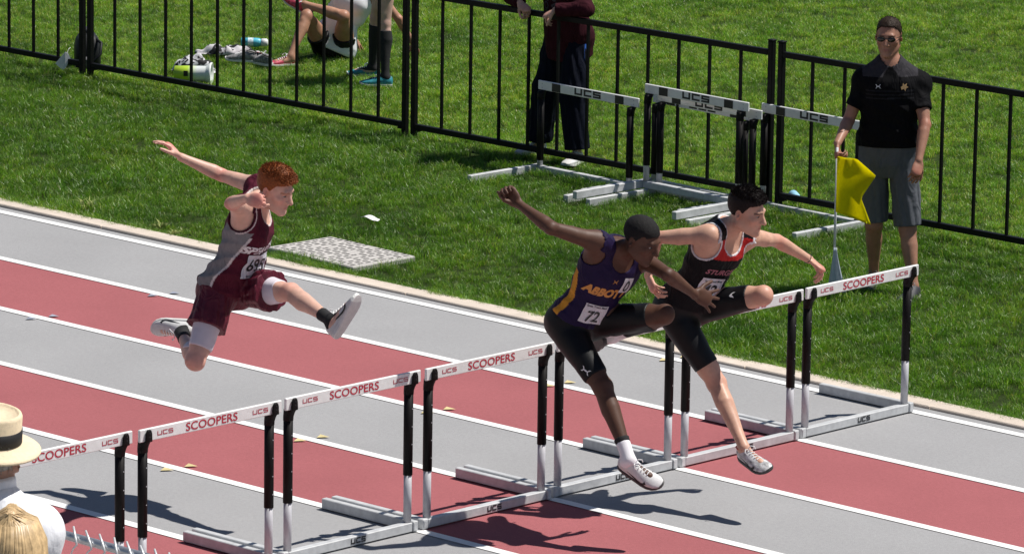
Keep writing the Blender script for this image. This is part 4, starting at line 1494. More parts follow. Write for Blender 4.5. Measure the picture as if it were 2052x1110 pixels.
def sleeves(B, r0, r1, upto, seed=5, fold=.004, rf=None):
    g = B.g
    S_ = g.new()
    for side in 'LR':
        sh, el, wr = B.arm[side][1:4]
        T2 = g.new()
        d_ = nrm(el - sh)
        sg = 1 if side == 'L' else -1
        g.limb(T2, sh - B.cl * sg * .03 - B.up * .005, el, [(0, r0), (1, r1)], .01)
        if upto > 1:
            g.limb(T2, el, wr, [(0, r1), (1, rf or r1 * .75)], .02)
            d_ = nrm(wr - el); base = el; end = (upto - 1) * np.linalg.norm(wr - el)
        else:
            base = sh; end = upto * np.linalg.norm(el - sh)
        P = np.array([sh, el, wr])
        sq, X, Y, Z = g.box(P.min(0) - .2, P.max(0) + .2)
        w = (X - f32(base[0])) * f32(d_[0]) + (Y - f32(base[1])) * f32(d_[1]) + (Z - f32(base[2])) * f32(d_[2])
        Q = np.minimum(T2[sq] + gnoise(X, Y, Z, 34, seed + ord(side)) * f32(fold), B.arm[side][0][sq] - f32(.007))
        if upto <= 1:
            Q = np.maximum(Q, w - f32(end))
        else:
            near = (X - f32(el[0])) ** 2 + (Y - f32(el[1])) ** 2 + (Z - f32(el[2])) ** 2
            cutp = w - f32(end)
            dsh = (X - f32(sh[0])) ** 2 + (Y - f32(sh[1])) ** 2 + (Z - f32(sh[2])) ** 2
            dwr = (X - f32(wr[0])) ** 2 + (Y - f32(wr[1])) ** 2 + (Z - f32(wr[2])) ** 2
            Q = np.where(dwr < dsh, np.maximum(Q, cutp), Q)
        S_[sq] = np.minimum(S_[sq], Q)
    return S_

# ---- official with the flag
PO = {"anR": [-2.6116, 2.7067, 0.085], "anL": [-2.1801, 2.6018, 0.085], "pelvis": [-2.4356, 2.6164, 0.9191], "hipL": [-2.354, 2.6704, 0.8991], "hipR": [-2.5172, 2.5623, 0.8991], "knR": [-2.50, 2.56, 0.4494], "knL": [-2.2906, 2.66, 0.4364], "neck": [-2.4436, 2.6087, 1.5386], "shR": [-2.570, 2.498, 1.432], "shL": [-2.3027, 2.7566, 1.412], "elR": [-2.6094, 2.3962, 1.1548], "wrR": [-2.5106, 2.1732, 1.0442], "knuR": [-2.4784, 2.1335, 0.9731], "elL": [-2.1688, 2.6574, 1.1597], "wrL": [-2.0934, 2.5146, 0.9461], "knuL": [-2.0737, 2.4687, 0.8742], "head": [-2.4401, 2.5861, 1.7226], "toeR": [-2.505, 2.515, 0.02], "toeL": [-2.1137, 2.4104, 0.02]}
B = Body(PO, (.52, -.85, -.10), None, .0065, 1.10, 1.06, tw=1.12, knee_hint={'L': (.5, -.8, 0), 'R': (.5, -.8, 0)}, foot_up={'L': (0, 0, 1), 'R': (0, 0, 1)},
         hands={'R': dict(palm=(.6, .6, 0), curl=(1.2, 1.1, .7), thumb=.7), 'L': dict(palm=(-.6, .4, 0), curl=(.5, .6, .4), thumb=.4)})
off = person_root(B, "man in dark polo, grey shorts and sunglasses standing on the grass holding the flag")
emit("body", B.U, B.g, off, M_SKIN("skin_tan"), skin_colour(B, (.36, .185, .125), (.05, .03, .02), (.30, .11, .10), .2), rel=2)
M_OHAIR = mat("brown_hair", (.030, .018, .011), .6, spec=.2, var=.4, vscale=120, bump=.8, bscale=160)
Hh, sl = hair_field(B, .003, front=.084, back=-.05, side=.022, amp=.0015, freq=110, top=.006, seed=15, temple=.010)
ho, hv, hf_, hn = emit("hair", Hh, B.g, off, M_OHAIR, None, sl, 0)
strands("hair_strands", hv, hn, 2600, .012, .0026, B.Hf * .3 + B.Hl * .5 - B.Hu * .2, off, M_OHAIR, 9, .25, .45, ho)
M_POLO = mat("dark_polo", vcol=True, fold=.7, fscale=10, rough=.8, spec=.1, var=.2, vscale=35, bump=.2, bscale=240)
def colp(V, N):
    t, u, v = B.torso_local(V)
    c = np.tile(np.array((.004, .004, .005)), (len(V), 1))
    c[(t > .885) & (t < 1.1) & (np.abs(u) < .185) & (np.abs(u) > .055 - .4 * (t - .885))] = (.036, .034, .039)
    for q in (.74, .70, .66):
        c[(np.abs(t - q) < .006) & (v > 0) & (np.abs(u) < .16)] = (.020, .020, .024)
    return c
PG = torso_cover(B, .013, .12, .018, .068, -.02, .02, 0, wr=.006, wfreq=18, extra=sleeves(B, .060, .078, .66), pull=.004)
so, sv, sf, sn = cloth("polo_shirt", B, PG, off, M_POLO, colp)
pj = Project(sv, sf, off)
ch_ = B.J['neck'] - B.up * .13
pj.put("emblem", arch_vf(), .034, .026, ch_ - B.cl * .085 + B.cf * .1, None, B.up, B.cf, M_LOGO, so, .003)
M_GOLD2 = mat("emblem_gold", (.42, .27, .12), .6)
V_, F_ = poly_vf([(0, .5), (.25, .62), (.3, .95), (.5, .72), (.8, .9), (.75, .6), (1, .45), (.72, .35), (.6, 0), (.42, .28), (.1, .2)])
em = pj.put("emblem", (V_, [(0, 1, 10), (1, 2, 3), (3, 4, 5), (5, 6, 7), (7, 8, 9), (9, 10, 1), (1, 3, 9), (3, 5, 9), (5, 7, 9)]), .052, .056, ch_ + B.cl * .09 + B.cf * .1 - B.up * .005, None, B.up, B.cf, M_GOLD2, so, .003)
# collar
Cc = B.g.new()
nk = B.J['neck']
B.g.limb(Cc, nk - B.up * .045, nk + B.up * .03 - B.cf * .012, [(0, .098), (.5, .082), (1, .073)], .01)
sq, X, Y, Z = B.g.box(nk - .16, nk + .16)
w = (X - f32(nk[0])) * f32(B.up[0]) + (Y - f32(nk[1])) * f32(B.up[1]) + (Z - f32(nk[2])) * f32(B.up[2])
v_ = (X - f32(nk[0])) * f32(B.cf[0]) + (Y - f32(nk[1])) * f32(B.cf[1]) + (Z - f32(nk[2])) * f32(B.cf[2])
u_ = (X - f32(nk[0])) * f32(B.cl[0]) + (Y - f32(nk[1])) * f32(B.cl[1]) + (Z - f32(nk[2])) * f32(B.cl[2])
Q = np.maximum(Cc[sq], w - f32(.040))
Q = np.maximum(Q, f32(-.035) - w)
Q = np.maximum(Q, -(np.abs(u_) - (w + f32(.05)) * f32(.55)) * f32(.8) + 0 * v_ - np.where(v_ > 0, f32(0), f32(1)))
Q = np.where(v_ > 0, np.maximum(Cc[sq], np.maximum(np.maximum(w - f32(.040), f32(-.035) - w), (w + f32(.055)) * f32(.45) - np.abs(u_))), np.maximum(Cc[sq], np.maximum(w - f32(.045), f32(-.035) - w)))
Cc[:] = .12
Cc[sq] = Q
cloth("collar", B, Cc, off, mat("collar_grey", (.030, .029, .034), .8, var=.1, vscale=40))
M_GSH = mat("grey_shorts", (.105, .112, .130), .8, spec=.2, var=.1, vscale=30, bump=.2, bscale=260, fold=.7, fscale=11)
cloth("shorts", B, loose_legs(B, .100, .090, (.95, .95), .14, .007, kk=.010), off, M_GSH)
bl = B.g.new()
sq, X, Y, Z = B.g.box(B.J['pelvis'] - .3, B.J['pelvis'] + .3)
w = (X - f32(B.J['pelvis'][0])) * f32(B.up[0]) + (Y - f32(B.J['pelvis'][1])) * f32(B.up[1]) + (Z - f32(B.J['pelvis'][2])) * f32(B.up[2])
bl[sq] = np.maximum(B.T[sq] - f32(.020), np.maximum(w - f32(.125), f32(.085) - w))
cloth("belt", B, bl, off, M_INK)
M_SHD = mat("dark_shoe", (.03, .03, .035), .6, var=.3, vscale=50)
M_SHG = mat("grey_shoe_sole", (.25, .25, .25), .6)
for side in 'LR':
    make_shoe(off, B, side, M_SHD, M_SHG, None, 1.08, M_SHG)
# sunglasses
R_ = np.array(off.location)
M_LENS = mat("dark_lens", (.004, .004, .005), .08, spec=.6)
gm = None
rot = Matrix(((B.Hl[0], B.Hf[0], B.Hu[0]), (B.Hl[1], B.Hf[1], B.Hu[1]), (B.Hl[2], B.Hf[2], B.Hu[2])))
def hpl(l, f_, u_):
    return B.hp(l, f_, u_) - R_
fr = MB()
fr.tube([hpl(-.012, .112, .014), hpl(0, .116, .017), hpl(.012, .112, .014)], .0022, 6)
for sg in (1, -1):
    fr.tube([hpl(.060 * sg, .088, .016), hpl(.075 * sg, .06, .016), hpl(.080 * sg, -.005, .010), hpl(.079 * sg, -.02, -.004)], .0022, 6)
gl = fr.obj("sunglasses", M_BLACK, off, True)
for sg in (1, -1):
    rings = []
    for k, (ra, rd) in enumerate(((.0, .0035), (.6, .003), (.9, .001), (1.0, -.001))):
        rings.append([hpl(sg * .034 + max(ra, .02) * .0255 * math.cos(a), .1085 + rd - .010 * abs(math.cos(a)) * ra * (1 if math.cos(a) * sg > 0 else .2), .008 + max(ra, .02) * .0155 * math.sin(a)) for a in np.linspace(0, 2 * math.pi, 17)[:-1]])
    MB().loft(rings).obj("lens", M_LENS, gl, True)

# ---- flag the official holds
kn_ = B.J['knuR']
wr_ = B.J['wrR']
px_, py_ = float(kn_[0]) + .012, float(kn_[1]) - .012
fl = thing("signal_flag", "yellow swallow-tailed flag on a pole held upside down by the man in sunglasses", "flag", (px_, py_, .03))
M_POLE = mat("pole_white", (.62, .64, .67), .5, var=.05, vscale=40)
MB().tube([(0, 0, .05), (0, 0, 1.0)], .0085, 10).obj("pole", M_POLE, fl, True)
def flag_cloth(name, rows, cols, shape, m, thick=.0016):
    V, F = [], []
    for j in range(rows + 1):
        for i in range(cols + 1):
            V.append(shape(i / cols, j / rows))
    F = [(j * (cols + 1) + i, j * (cols + 1) + i + 1, (j + 1) * (cols + 1) + i + 1, (j + 1) * (cols + 1) + i) for j in range(rows) for i in range(cols)]
    o = link(name, mesh_np(name, np.array(V), F, True), fl, m)
    md = o.modifiers.new("solid", 'SOLIDIFY')
    md.thickness = thick
    return o
ri = np.array([.72, .69, 0])
nv = np.array([.69, -.72, 0])
def yshape(s, t):
    z = .945 - .375 * t - s * (.02 + .10 * (t ** 2) * .6)
    wtop = .26 if t < .55 else .24
    width = np.interp(t, [0, .28, .62, 1.0], [.135, .262, .165, .235])
    wave = .022 * math.sin(s * 6.5 + t * 2.5) * s + .014 * math.sin(t * 6 + 1 + s * 2) * s ** .7
    p = ri * (s * width) + nv * (wave + .010)
    return (p[0], p[1], z)
def cloth_mat(name, c, tr):
    m = bpy.data.materials.new(name)
    m.use_nodes = True
    N, L = m.node_tree.nodes, m.node_tree.links
    N.remove(N["Principled BSDF"])
    a, b, x = N.new("ShaderNodeBsdfDiffuse"), N.new("ShaderNodeBsdfTranslucent"), N.new("ShaderNodeMixShader")
    ns = N.new("ShaderNodeTexNoise"); ns.inputs["Scale"].default_value = 60
    mr = N.new("ShaderNodeMapRange"); mr.inputs[3].default_value = .88; mr.inputs[4].default_value = 1.1
    ge = N.new("ShaderNodeNewGeometry"); L.new(ge.outputs["Position"], ns.inputs["Vector"])
    L.new(ns.outputs["Fac"], mr.inputs[0])
    sc = N.new("ShaderNodeVectorMath"); sc.operation = 'SCALE'; sc.inputs[0].default_value = c
    L.new(mr.outputs[0], sc.inputs["Scale"])
    L.new(sc.outputs[0], a.inputs[0]); L.new(sc.outputs[0], b.inputs[0])
    x.inputs[0].default_value = tr
    L.new(a.outputs[0], x.inputs[1]); L.new(b.outputs[0], x.inputs[2])
    L.new(x.outputs[0], N["Material Output"].inputs[0])
    return m
flag_cloth("yellow_cloth", 22, 16, yshape, cloth_mat("flag_yellow", (.92, .85, .02), .7))
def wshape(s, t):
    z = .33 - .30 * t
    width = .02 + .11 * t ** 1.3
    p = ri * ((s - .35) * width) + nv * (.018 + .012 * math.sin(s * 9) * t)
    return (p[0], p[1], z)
flag_cloth("white_cloth", 12, 10, wshape, cloth_mat("flag_white_shaded", (.60, .65, .74), .3))  # white flag; grey-blue of its backlit shade is put into the colour

# ---- person in a maroon hoodie leaning on the fence
PH = {"anR": [-7.470, 4.55, .085], "anL": [-7.000, 4.47, .085], "toeR": [-7.500, 4.36, .02], "toeL": [-6.940, 4.28, .02], "pelvis": [-7.200, 4.56, .96], "hipL": [-7.105, 4.55, .94], "hipR": [-7.295, 4.57, .94],
      "knR": [-7.380, 4.53, .52], "knL": [-7.060, 4.48, .51], "neck": [-7.170, 4.46, 1.47], "head": [-7.160, 4.37, 1.65], "shR": [-7.345, 4.45, 1.41], "shL": [-7.000, 4.43, 1.41],
      "elL": [-6.775, 4.30, 1.205], "wrL": [-6.990, 4.20, 1.18], "knuL": [-7.055, 4.17, 1.135], "elR": [-7.560, 4.32, 1.205], "wrR": [-7.360, 4.21, 1.19], "knuR": [-7.290, 4.20, 1.15]}
B = Body(PH, (.25, -.93, -.2), None, HP, 1.02, 1.02, knee_hint={'L': (0, -1, 0), 'R': (0, -1, 0)}, foot_up={'L': (0, 0, 1), 'R': (0, 0, 1)},
         hands={'L': dict(palm=(0, .3, -1), curl=(.9, .8, .5), thumb=.5), 'R': dict(palm=(0, .3, -1), curl=(.9, .8, .5), thumb=.5)})
hd = person_root(B, "person in maroon hooded sweatshirt and navy trousers leaning on the fence")
emit("body", B.U, B.g, hd, M_SKIN("skin_hood"), skin_colour(B, (.50, .32, .24)), rel=1)
Hh, sl = hair_field(B, .014, front=.07, back=-.06, side=.0, amp=.003, freq=90, top=.01, seed=25)
emit("hair", Hh, B.g, hd, M_OHAIR, None, sl, 0)
M_HOOD = mat("maroon_fleece", fold=.9, fscale=9, color=(.040, .009, .014), rough=.9, spec=.08, var=.25, vscale=20, bump=.3, bscale=120)
PG = torso_cover(B, .028, -.34, .006, .085, -.03, .0, 0, wr=.009, wfreq=14, extra=sleeves(B, .074, .062, 1.97, rf=.048, fold=.007))
sl4, X, Y, Z = box_all(B, ('pelvis', 'hipL', 'hipR'), .33)
add = B.g.new()
B.g.limb(add, B.J['pelvis'] + B.up * .2, B.J['pelvis'] - B.up * .18, [(0, .165), (.6, .186), (1, .190)], .01, flat=(B.hf, 1.12))
w = (X - f32(B.J['pelvis'][0])) * f32(B.up[0]) + (Y - f32(B.J['pelvis'][1])) * f32(B.up[1]) + (Z - f32(B.J['pelvis'][2])) * f32(B.up[2])
PG[sl4] = np.maximum(smin(PG[sl4], add[sl4], .03), f32(-.19) - w)
so, sv, sf, sn = cloth("hooded_sweatshirt", B, PG, hd, M_HOOD)
pj = Project(sv, sf, hd)
M_GREYP = mat("print_grey", (.05, .045, .05), .8)
cx = B.J['neck'] - B.up * .24 + B.cf * .1
for i_, (wd, off_, hh) in enumerate((("NORTH", -.055, .27), ("FACE", .03, .21))):
    pj.put("lettering", text_mesh(wd, .03), hh, .058, cx + B.cl * off_, B.up, -B.cl, B.cf, M_GREYP, so, .004)
M_NAVY = mat("navy_trousers", fold=.9, fscale=9, color=(.0045, .006, .014), rough=.8, spec=.1, var=.2, vscale=20, bump=.25, bscale=120)
cloth("trousers", B, loose_legs(B, .098, .100, (1.97, 1.97), .02, .009, 13, off=.004), hd, M_NAVY)
M_BLUES = mat("blue_stripe", (.02, .10, .42), .6)
G, hip, kn, an = B.leg['L'][:4]
st = MB()
rr = [np.array(hip) + (np.array(kn) - hip) * t + np.array([.096 + .006 * t, .012, 0]) - np.array(hd.location) for t in np.linspace(.02, .95, 8)]
st.loft([[p + np.array([0, -.014, 0]), p + np.array([0, .014, 0]), p + np.array([-.02, .014, 0]), p + np.array([-.02, -.014, 0])] for p in rr]).obj("side_stripe", M_BLUES, hd)
for side in 'LR':
    make_shoe(hd, B, side, M_SHOEW, M_SOLEW, None, 1.02, M_LACE)

# ---- standing person in black knee socks
PS = {"anR": [-10.70, 5.99, .085], "anL": [-10.2959, 5.7351, .085], "toeR": [-10.86, 5.85, .02], "toeL": [-10.46, 5.60, .02], "pelvis": [-10.45, 5.88, .93], "hipL": [-10.40, 5.81, .91], "hipR": [-10.51, 5.95, .91],
      "knR": [-10.64, 5.97, .49], "knL": [-10.37, 5.80, .49], "neck": [-10.44, 5.90, 1.40], "head": [-10.47, 5.87, 1.57], "shR": [-10.54, 6.03, 1.34], "shL": [-10.34, 5.77, 1.34],
      "elL": [-10.30, 5.68, 1.08], "wrL": [-10.38, 5.60, .86], "knuL": [-10.40, 5.58, .78], "elR": [-10.56, 6.12, 1.08], "wrR": [-10.66, 6.08, .86], "knuR": [-10.68, 6.06, .78]}
B = Body(PS, (-.75, -.6, -.3), None, HP, .95, .98, female=True, knee_hint={'L': (-.75, -.6, 0), 'R': (-.75, -.6, 0)}, foot_up={'L': (0, 0, 1), 'R': (0, 0, 1)},
         hands={'L': dict(palm=(-.5, .5, 0), curl=(.4, .4, .3)), 'R': dict(palm=(.5, -.5, 0), curl=(.4, .4, .3))})
sg_ = person_root(B, "standing person in black knee socks and turquoise shoes beside the seated person")
emit("body", B.U, B.g, sg_, M_SKIN("skin_sock"), skin_colour(B, (.55, .37, .30)), rel=1)
Hh, sl = hair_field(B, .014, front=.07, back=-.07, side=-.02, amp=.003, freq=90, top=.01, seed=35)
emit("hair", Hh, B.g, sg_, M_OHAIR, None, sl, 0)
cloth("shirt", B, torso_cover(B, .012, .0, .01, .075, .0, .03, 0, wr=.005, extra=sleeves(B, .058, .062, .5)), sg_, mat("black_shirt", (.012, .012, .014), .8))
cloth("shorts", B, loose_legs(B, .098, .105, (.42, .42), .1, .005, 7), sg_, mat("black_shorts", (.010, .010, .012), .8, var=.2, vscale=20))
M_TURQ = mat("turquoise_shoe", (.03, .25, .30), .55, var=.4, vscale=45)
for side in 'LR':
    cloth("knee_sock", B, leg_cover(B, side, .14, 1.08, .005, 'shin'), sg_, M_SOCKB)
    make_shoe(sg_, B, side, M_TURQ, M_SOLEW, None, .98, M_LACE)

# ---- seated person
PT = {"pelvis": [-11.5357, 6.3663, .13], "hipL": [-11.46, 6.42, .12], "hipR": [-11.60, 6.31, .12], "anR": [-11.4665, 5.8132, .09], "toeR": [-11.545, 5.62, .03], "knR": [-11.53, 6.05, .385],
      "knL": [-11.28, 6.229, .395], "anL": [-11.575, 6.075, .475], "toeL": [-11.72, 6.00, .54], "neck": [-11.44, 6.56, .60], "head": [-11.46, 6.52, .78], "shL": [-11.31, 6.62, .56], "shR": [-11.57, 6.44, .55],
      "elL": [-11.16, 6.75, .33], "wrL": [-11.10, 6.87, .11], "knuL": [-11.13, 6.92, .04], "elR": [-11.70, 6.58, .33], "wrR": [-11.66, 6.72, .11], "knuR": [-11.66, 6.78, .04]}
B = Body(PT, (-.55, -.8, -.2), None, HP, .93, .98, female=True, foot_up={'R': (0, 0, 1), 'L': (-.3, -.6, .7)}, knee_hint={'L': (0, 0, 1), 'R': (0, 0, 1)},
         hands={'L': dict(palm=(0, 0, -1), curl=(.1, .1, .1)), 'R': dict(palm=(0, 0, -1), curl=(.1, .1, .1))})
st_ = person_root(B, "person sitting on the grass with legs crossed in pink shoes and white top")
emit("body", B.U, B.g, st_, M_SKIN("skin_seat"), skin_colour(B, (.42, .225, .145)), rel=1)
Hh, sl = hair_field(B, .016, front=.07, back=-.07, side=-.02, amp=.003, freq=90, top=.01, seed=45)
emit("hair", Hh, B.g, st_, M_OHAIR, None, sl, 0)
cloth("top", B, torso_cover(B, .016, -.12, .02, .08, .0, .04, .07, wr=.008, wfreq=20), st_, M_WHITE)
cloth("shorts", B, loose_legs(B, .094, .098, (.35, .35), .1, .004, 7), st_, M_LYCRA)
M_PINKS = mat("pink_shoe", (.55, .05, .10), .55, var=.6, vscale=50)
for side in 'LR':
    make_shoe(st_, B, side, M_PINKS, M_SOLEW, None, .95, M_LACE)

# ---- man in a straw hat, seen from behind
hx, hy, hz = 8.202, -14.505, 1.575
ROW = 1.988          # terrace step they stand on
F_ = nrm((-.62, .78, 0))
Lf = np.array([-F_[1], F_[0], 0])
def at(l, f_, z):
    p = np.array([hx, hy, 0]) + Lf * l + F_ * f_
    return [float(p[0]), float(p[1]), z + ROW]
PM = {"pelvis": at(0, -.02, .90), "hipL": at(.095, -.02, .88), "hipR": at(-.095, -.02, .88), "knL": at(.10, .02, .46), "knR": at(-.10, .02, .46), "anL": at(.11, -.02, .085), "anR": at(-.11, -.02, .085),
      "toeL": at(.13, .19, .02), "toeR": at(-.13, .19, .02), "neck": at(0, -.03, 1.445), "head": at(0, .02, hz), "shL": at(.145, -.03, 1.375), "shR": at(-.145, -.03, 1.375),
      "elL": at(.175, .0, 1.10), "elR": at(-.165, .04, 1.10), "wrL": at(.2, .2, .95), "wrR": at(-.19, .24, .98), "knuL": at(.15, .27, .94), "knuR": at(-.14, .31, .98)}
B = Body(PM, tuple(F_ + np.array([0, 0, -.12])), None, HP, 1.12, 1.03, tw=1.2, knee_hint={'L': F_, 'R': F_}, foot_up={'L': (0, 0, 1), 'R': (0, 0, 1)},
         hands={'L': dict(palm=(0, 0, -1), curl=(.6, .6, .4)), 'R': dict(palm=(0, 0, -1), curl=(.6, .6, .4))})
hm = person_root(B, "grey-haired man in straw boater hat and white shirt seen from behind at lower left")
emit("body", B.U, B.g, hm, M_SKIN("skin_hat"), skin_colour(B, (.40, .23, .17)), rel=1)
M_GHAIR = mat("grey_hair", (.30, .28, .26), .6, var=.4, vscale=120, bump=.9, bscale=200)
Hh, sl = hair_field(B, .013, front=.07, back=-.095, side=-.012, amp=.003, freq=110, top=.0, seed=55)
ho, hv, hf_, hn = emit("hair", Hh, B.g, hm, M_GHAIR, None, sl, 0)
strands("hair_strands", hv, hn, 1500, .02, .003, (0, 0, -1), hm, M_GHAIR, 5, .2, .3, ho)
M_SHIRT = mat("white_shirt", (.82, .83, .87), .8, var=.03, vscale=12, bump=.15, bscale=120, fold=.5, fscale=7)
cloth("shirt", B, torso_cover(B, .020, -.1, .03, .068, -.04, .0, 0, wr=.007, wfreq=14, extra=sleeves(B, .066, .080, .9, fold=.007)), hm, M_SHIRT, rel=2)
Cc = B.g.new()
nk = B.J['neck']
B.g.limb(Cc, nk - B.up * .02, nk + B.up * .10 + F_ * .025, [(0, .098), (.5, .086), (1, .078)], .01)
sq, X, Y, Z = B.g.box(nk - .16, nk + .16)
w = (X - f32(nk[0])) * f32(B.up[0]) + (Y - f32(nk[1])) * f32(B.up[1]) + (Z - f32(nk[2])) * f32(B.up[2])
Q = np.maximum(Cc[sq], np.maximum(w - f32(.090), f32(-.03) - w))
Cc[:] = .12
Cc[sq] = Q
cloth("collar", B, Cc, hm, M_SHIRT)
cloth("trousers", B, loose_legs(B, .112, .09, (1.97, 1.97), .12, .005, 13), hm, mat("khaki", (.25, .2, .13), .8))
for side in 'LR':
    make_shoe(hm, B, side, M_SHD, M_SHG, None, 1.05)
hat = thing("straw_hat", "pale straw boater hat with wide black band on the man at lower left", "hat", at(0, .01, hz + .062))
M_STRAW = mat("straw", (.82, .67, .46), .8, var=.10, vscale=90, bump=.7, bscale=260, var2=.05, vscale2=12)
def ring(r, z, n=40, ex=1.10):
    return [(r * math.cos(a) * 1.0, r * math.sin(a) * ex, z) for a in np.linspace(0, 2 * math.pi, n + 1)[:-1]]
MB().loft([ring(.080, .0), ring(.155, -.016), ring(.164, -.020), ring(.164, -.014), ring(.155, -.009), ring(.098, .006), ring(.096, .012), ring(.094, .095), ring(.090, .104), ring(.084, .107), ring(.079, .103), ring(.074, .096), ring(.02, .100), ring(.001, .100)]).obj("hat_body", M_STRAW, hat, True)
MB().loft([ring(.0985, .008), ring(.1000, .009), ring(.0978, .054), ring(.0955, .055)], False).obj("hat_band", mat("hat_band_black", (.008, .008, .009), .7, bump=.2, bscale=200), hat, True)
hat.scale = (.96, .96, .96)
hat.rotation_euler = (math.radians(4.5), math.radians(6), math.atan2(F_[1], F_[0]) - math.pi / 2)

# ---- blond spectator in front of him
cx_, cy_, cz_ = 8.680, -14.840, 1.395
F_ = nrm((-.7, .7, 0)); Lf = np.array([-F_[1], F_[0], 0])
def at(l, f_, z):
    p = np.array([cx_, cy_, 0]) + Lf * l + F_ * f_
    return [float(p[0]), float(p[1]), z * 1.035 + ROW]
PC = {"pelvis": at(0, -.02, .78), "hipL": at(.08, -.02, .76), "hipR": at(-.08, -.02, .76), "knL": at(.09, .02, .42), "knR": at(-.09, .02, .42), "anL": at(.1, -.02, .08), "anR": at(-.1, -.02, .08),
      "toeL": at(.11, .16, .02), "toeR": at(-.11, .16, .02), "neck": at(0, -.02, 1.21), "head": at(0, .02, cz_), "shL": at(.14, -.02, 1.16), "shR": at(-.14, -.02, 1.16),
      "elL": at(.17, .0, .92), "elR": at(-.17, .0, .92), "wrL": at(.12, .15, .82), "wrR": at(-.12, .15, .82), "knuL": at(.09, .2, .8), "knuR": at(-.09, .2, .8)}
B = Body(PC, tuple(F_), None, .009, .88, .98, knee_hint={'L': F_, 'R': F_}, foot_up={'L': (0, 0, 1), 'R': (0, 0, 1)}, hands={'L': dict(), 'R': dict()})
cd = person_root(B, "blond-haired spectator seen from behind at the bottom left corner")
emit("body", B.U, B.g, cd, M_SKIN("skin_child"), skin_colour(B, (.5, .32, .24)), rel=1)
cloth("shirt", B, torso_cover(B, .014, -.1, .015, .07, -.02, .0, 0, wr=.004, extra=sleeves(B, .055, .06, .6)), cd, mat("blue_shirt", (.08, .12, .25), .8))
cloth("trousers", B, loose_legs(B, .085, .075, (1.9, 1.9), .1, .004, 13), cd, M_NAVY)
for side in 'LR':
    make_shoe(cd, B, side, M_SHOEW, M_SOLEW, None, .85)
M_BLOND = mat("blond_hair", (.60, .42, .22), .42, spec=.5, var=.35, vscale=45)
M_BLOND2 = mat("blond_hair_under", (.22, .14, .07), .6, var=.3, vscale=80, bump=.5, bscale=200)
Hh, sl = hair_field(B, .006, front=.07, back=-.09, side=-.05, amp=.001, freq=60, top=.0, seed=65)
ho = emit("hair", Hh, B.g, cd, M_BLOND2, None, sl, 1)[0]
hs_ = MB()
R_ = np.array(cd.location)
rg = np.random.default_rng(4)
V_, Fq = [], []
for i in range(1700):
    a = rg.uniform(0, 2 * math.pi)
    rad0 = abs(rg.normal(0, .02))
    part = B.hp(rg.normal(0, .004), rg.uniform(-.085, .05), .131 - .03 * rg.uniform() ** 3)
    side_ = B.Hl * math.cos(a) - B.Hf * math.sin(a) * 1.16
    if (side_ @ B.Hf) > .55:
        continue
    wv = rg.uniform(-.006, .006)
    tone = rg.uniform(.0, .012)
    rr_ = .097 + tone
    pts = [part, B.hp(0, -.012, .095) + side_ * (.070 + tone), B.hp(0, -.014, .03) + side_ * rr_, B.hp(0, -.016, -.05) + side_ * (rr_ + .004), B.hp(0, -.018, -.14) + side_ * (rr_ + .008 + wv), B.hp(0, -.02, -.22) + side_ * (rr_ * .98 + wv * 2), B.hp(0, -.02, -.30) + side_ * (rr_ * .9 + wv * 3)]
    tang = np.cross(side_, B.Hu)
    n0 = len(V_)
    for j, p in enumerate(pts):
        wdt = .0028 * (1 if j < 5 else .6)
        V_ += [p - tang * wdt - R_, p + side_ * .0012 - R_, p + tang * wdt - R_]
    for j in range(len(pts) - 1):
        for k in (0, 1):
            Fq.append((n0 + j * 3 + k, n0 + j * 3 + k + 1, n0 + j * 3 + 4 + k, n0 + j * 3 + 3 + k))
link("hair_strands", mesh_np("hair_strands", np.array(V_), np.array(Fq), True), ho, M_BLOND)
# ------------------------------------------------------------------ small things on the grass
def proj_ok(P, m=.12):
    D = np.asarray(P, float) - CAM
    z = D @ _f
    x = (D @ _rr) / z * 11237 / 2052
    y = (D @ _uu) / z * 11237 / 2052
    return (np.abs(x) < .5 + m) & (np.abs(y) < .27 + m)

def cloth_pile(name, label, loc, rotz, L, Wd, H, matl, seed, cat="clothes"):
    """crumpled heap of fabric: a noisy mound with folds"""
    r = np.random.default_rng(seed)
    n, m = 34, 22
    V, F = [], []
    k = r.normal(size=(7, 2)) * 16
    ph = r.uniform(0, 6.28, 7)
    for j in range(m + 1):
        for i in range(n + 1):
            a, b = i / n * 2 - 1, j / m * 2 - 1
            e = 1 - min(1, (abs(a) ** 2.6 + abs(b) ** 2.4))
            x, y = a * L / 2 * (1 + .12 * math.sin(3 * b + seed)), b * Wd / 2 * (1 + .25 * math.sin(4 * a + seed))
            f_ = sum(math.sin(x * q[0] * 2 + y * q[1] * 2 + p) for q, p in zip(k, ph)) / 7
            z = max(e, 0) ** .55 * H * (.75 + .55 * f_) + .012
            V.append((x, y, z))
    F = [(j * (n + 1) + i, j * (n + 1) + i + 1, (j + 1) * (n + 1) + i + 1, (j + 1) * (n + 1) + i) for j in range(m) for i in range(n)]
    t = thing(name, label, cat, loc, rotz)
    o = link("fabric", mesh_np("fabric", V, np.array(F), True), t, matl)
    o.modifiers.new("solid", 'SOLIDIFY').thickness = .004
    return t

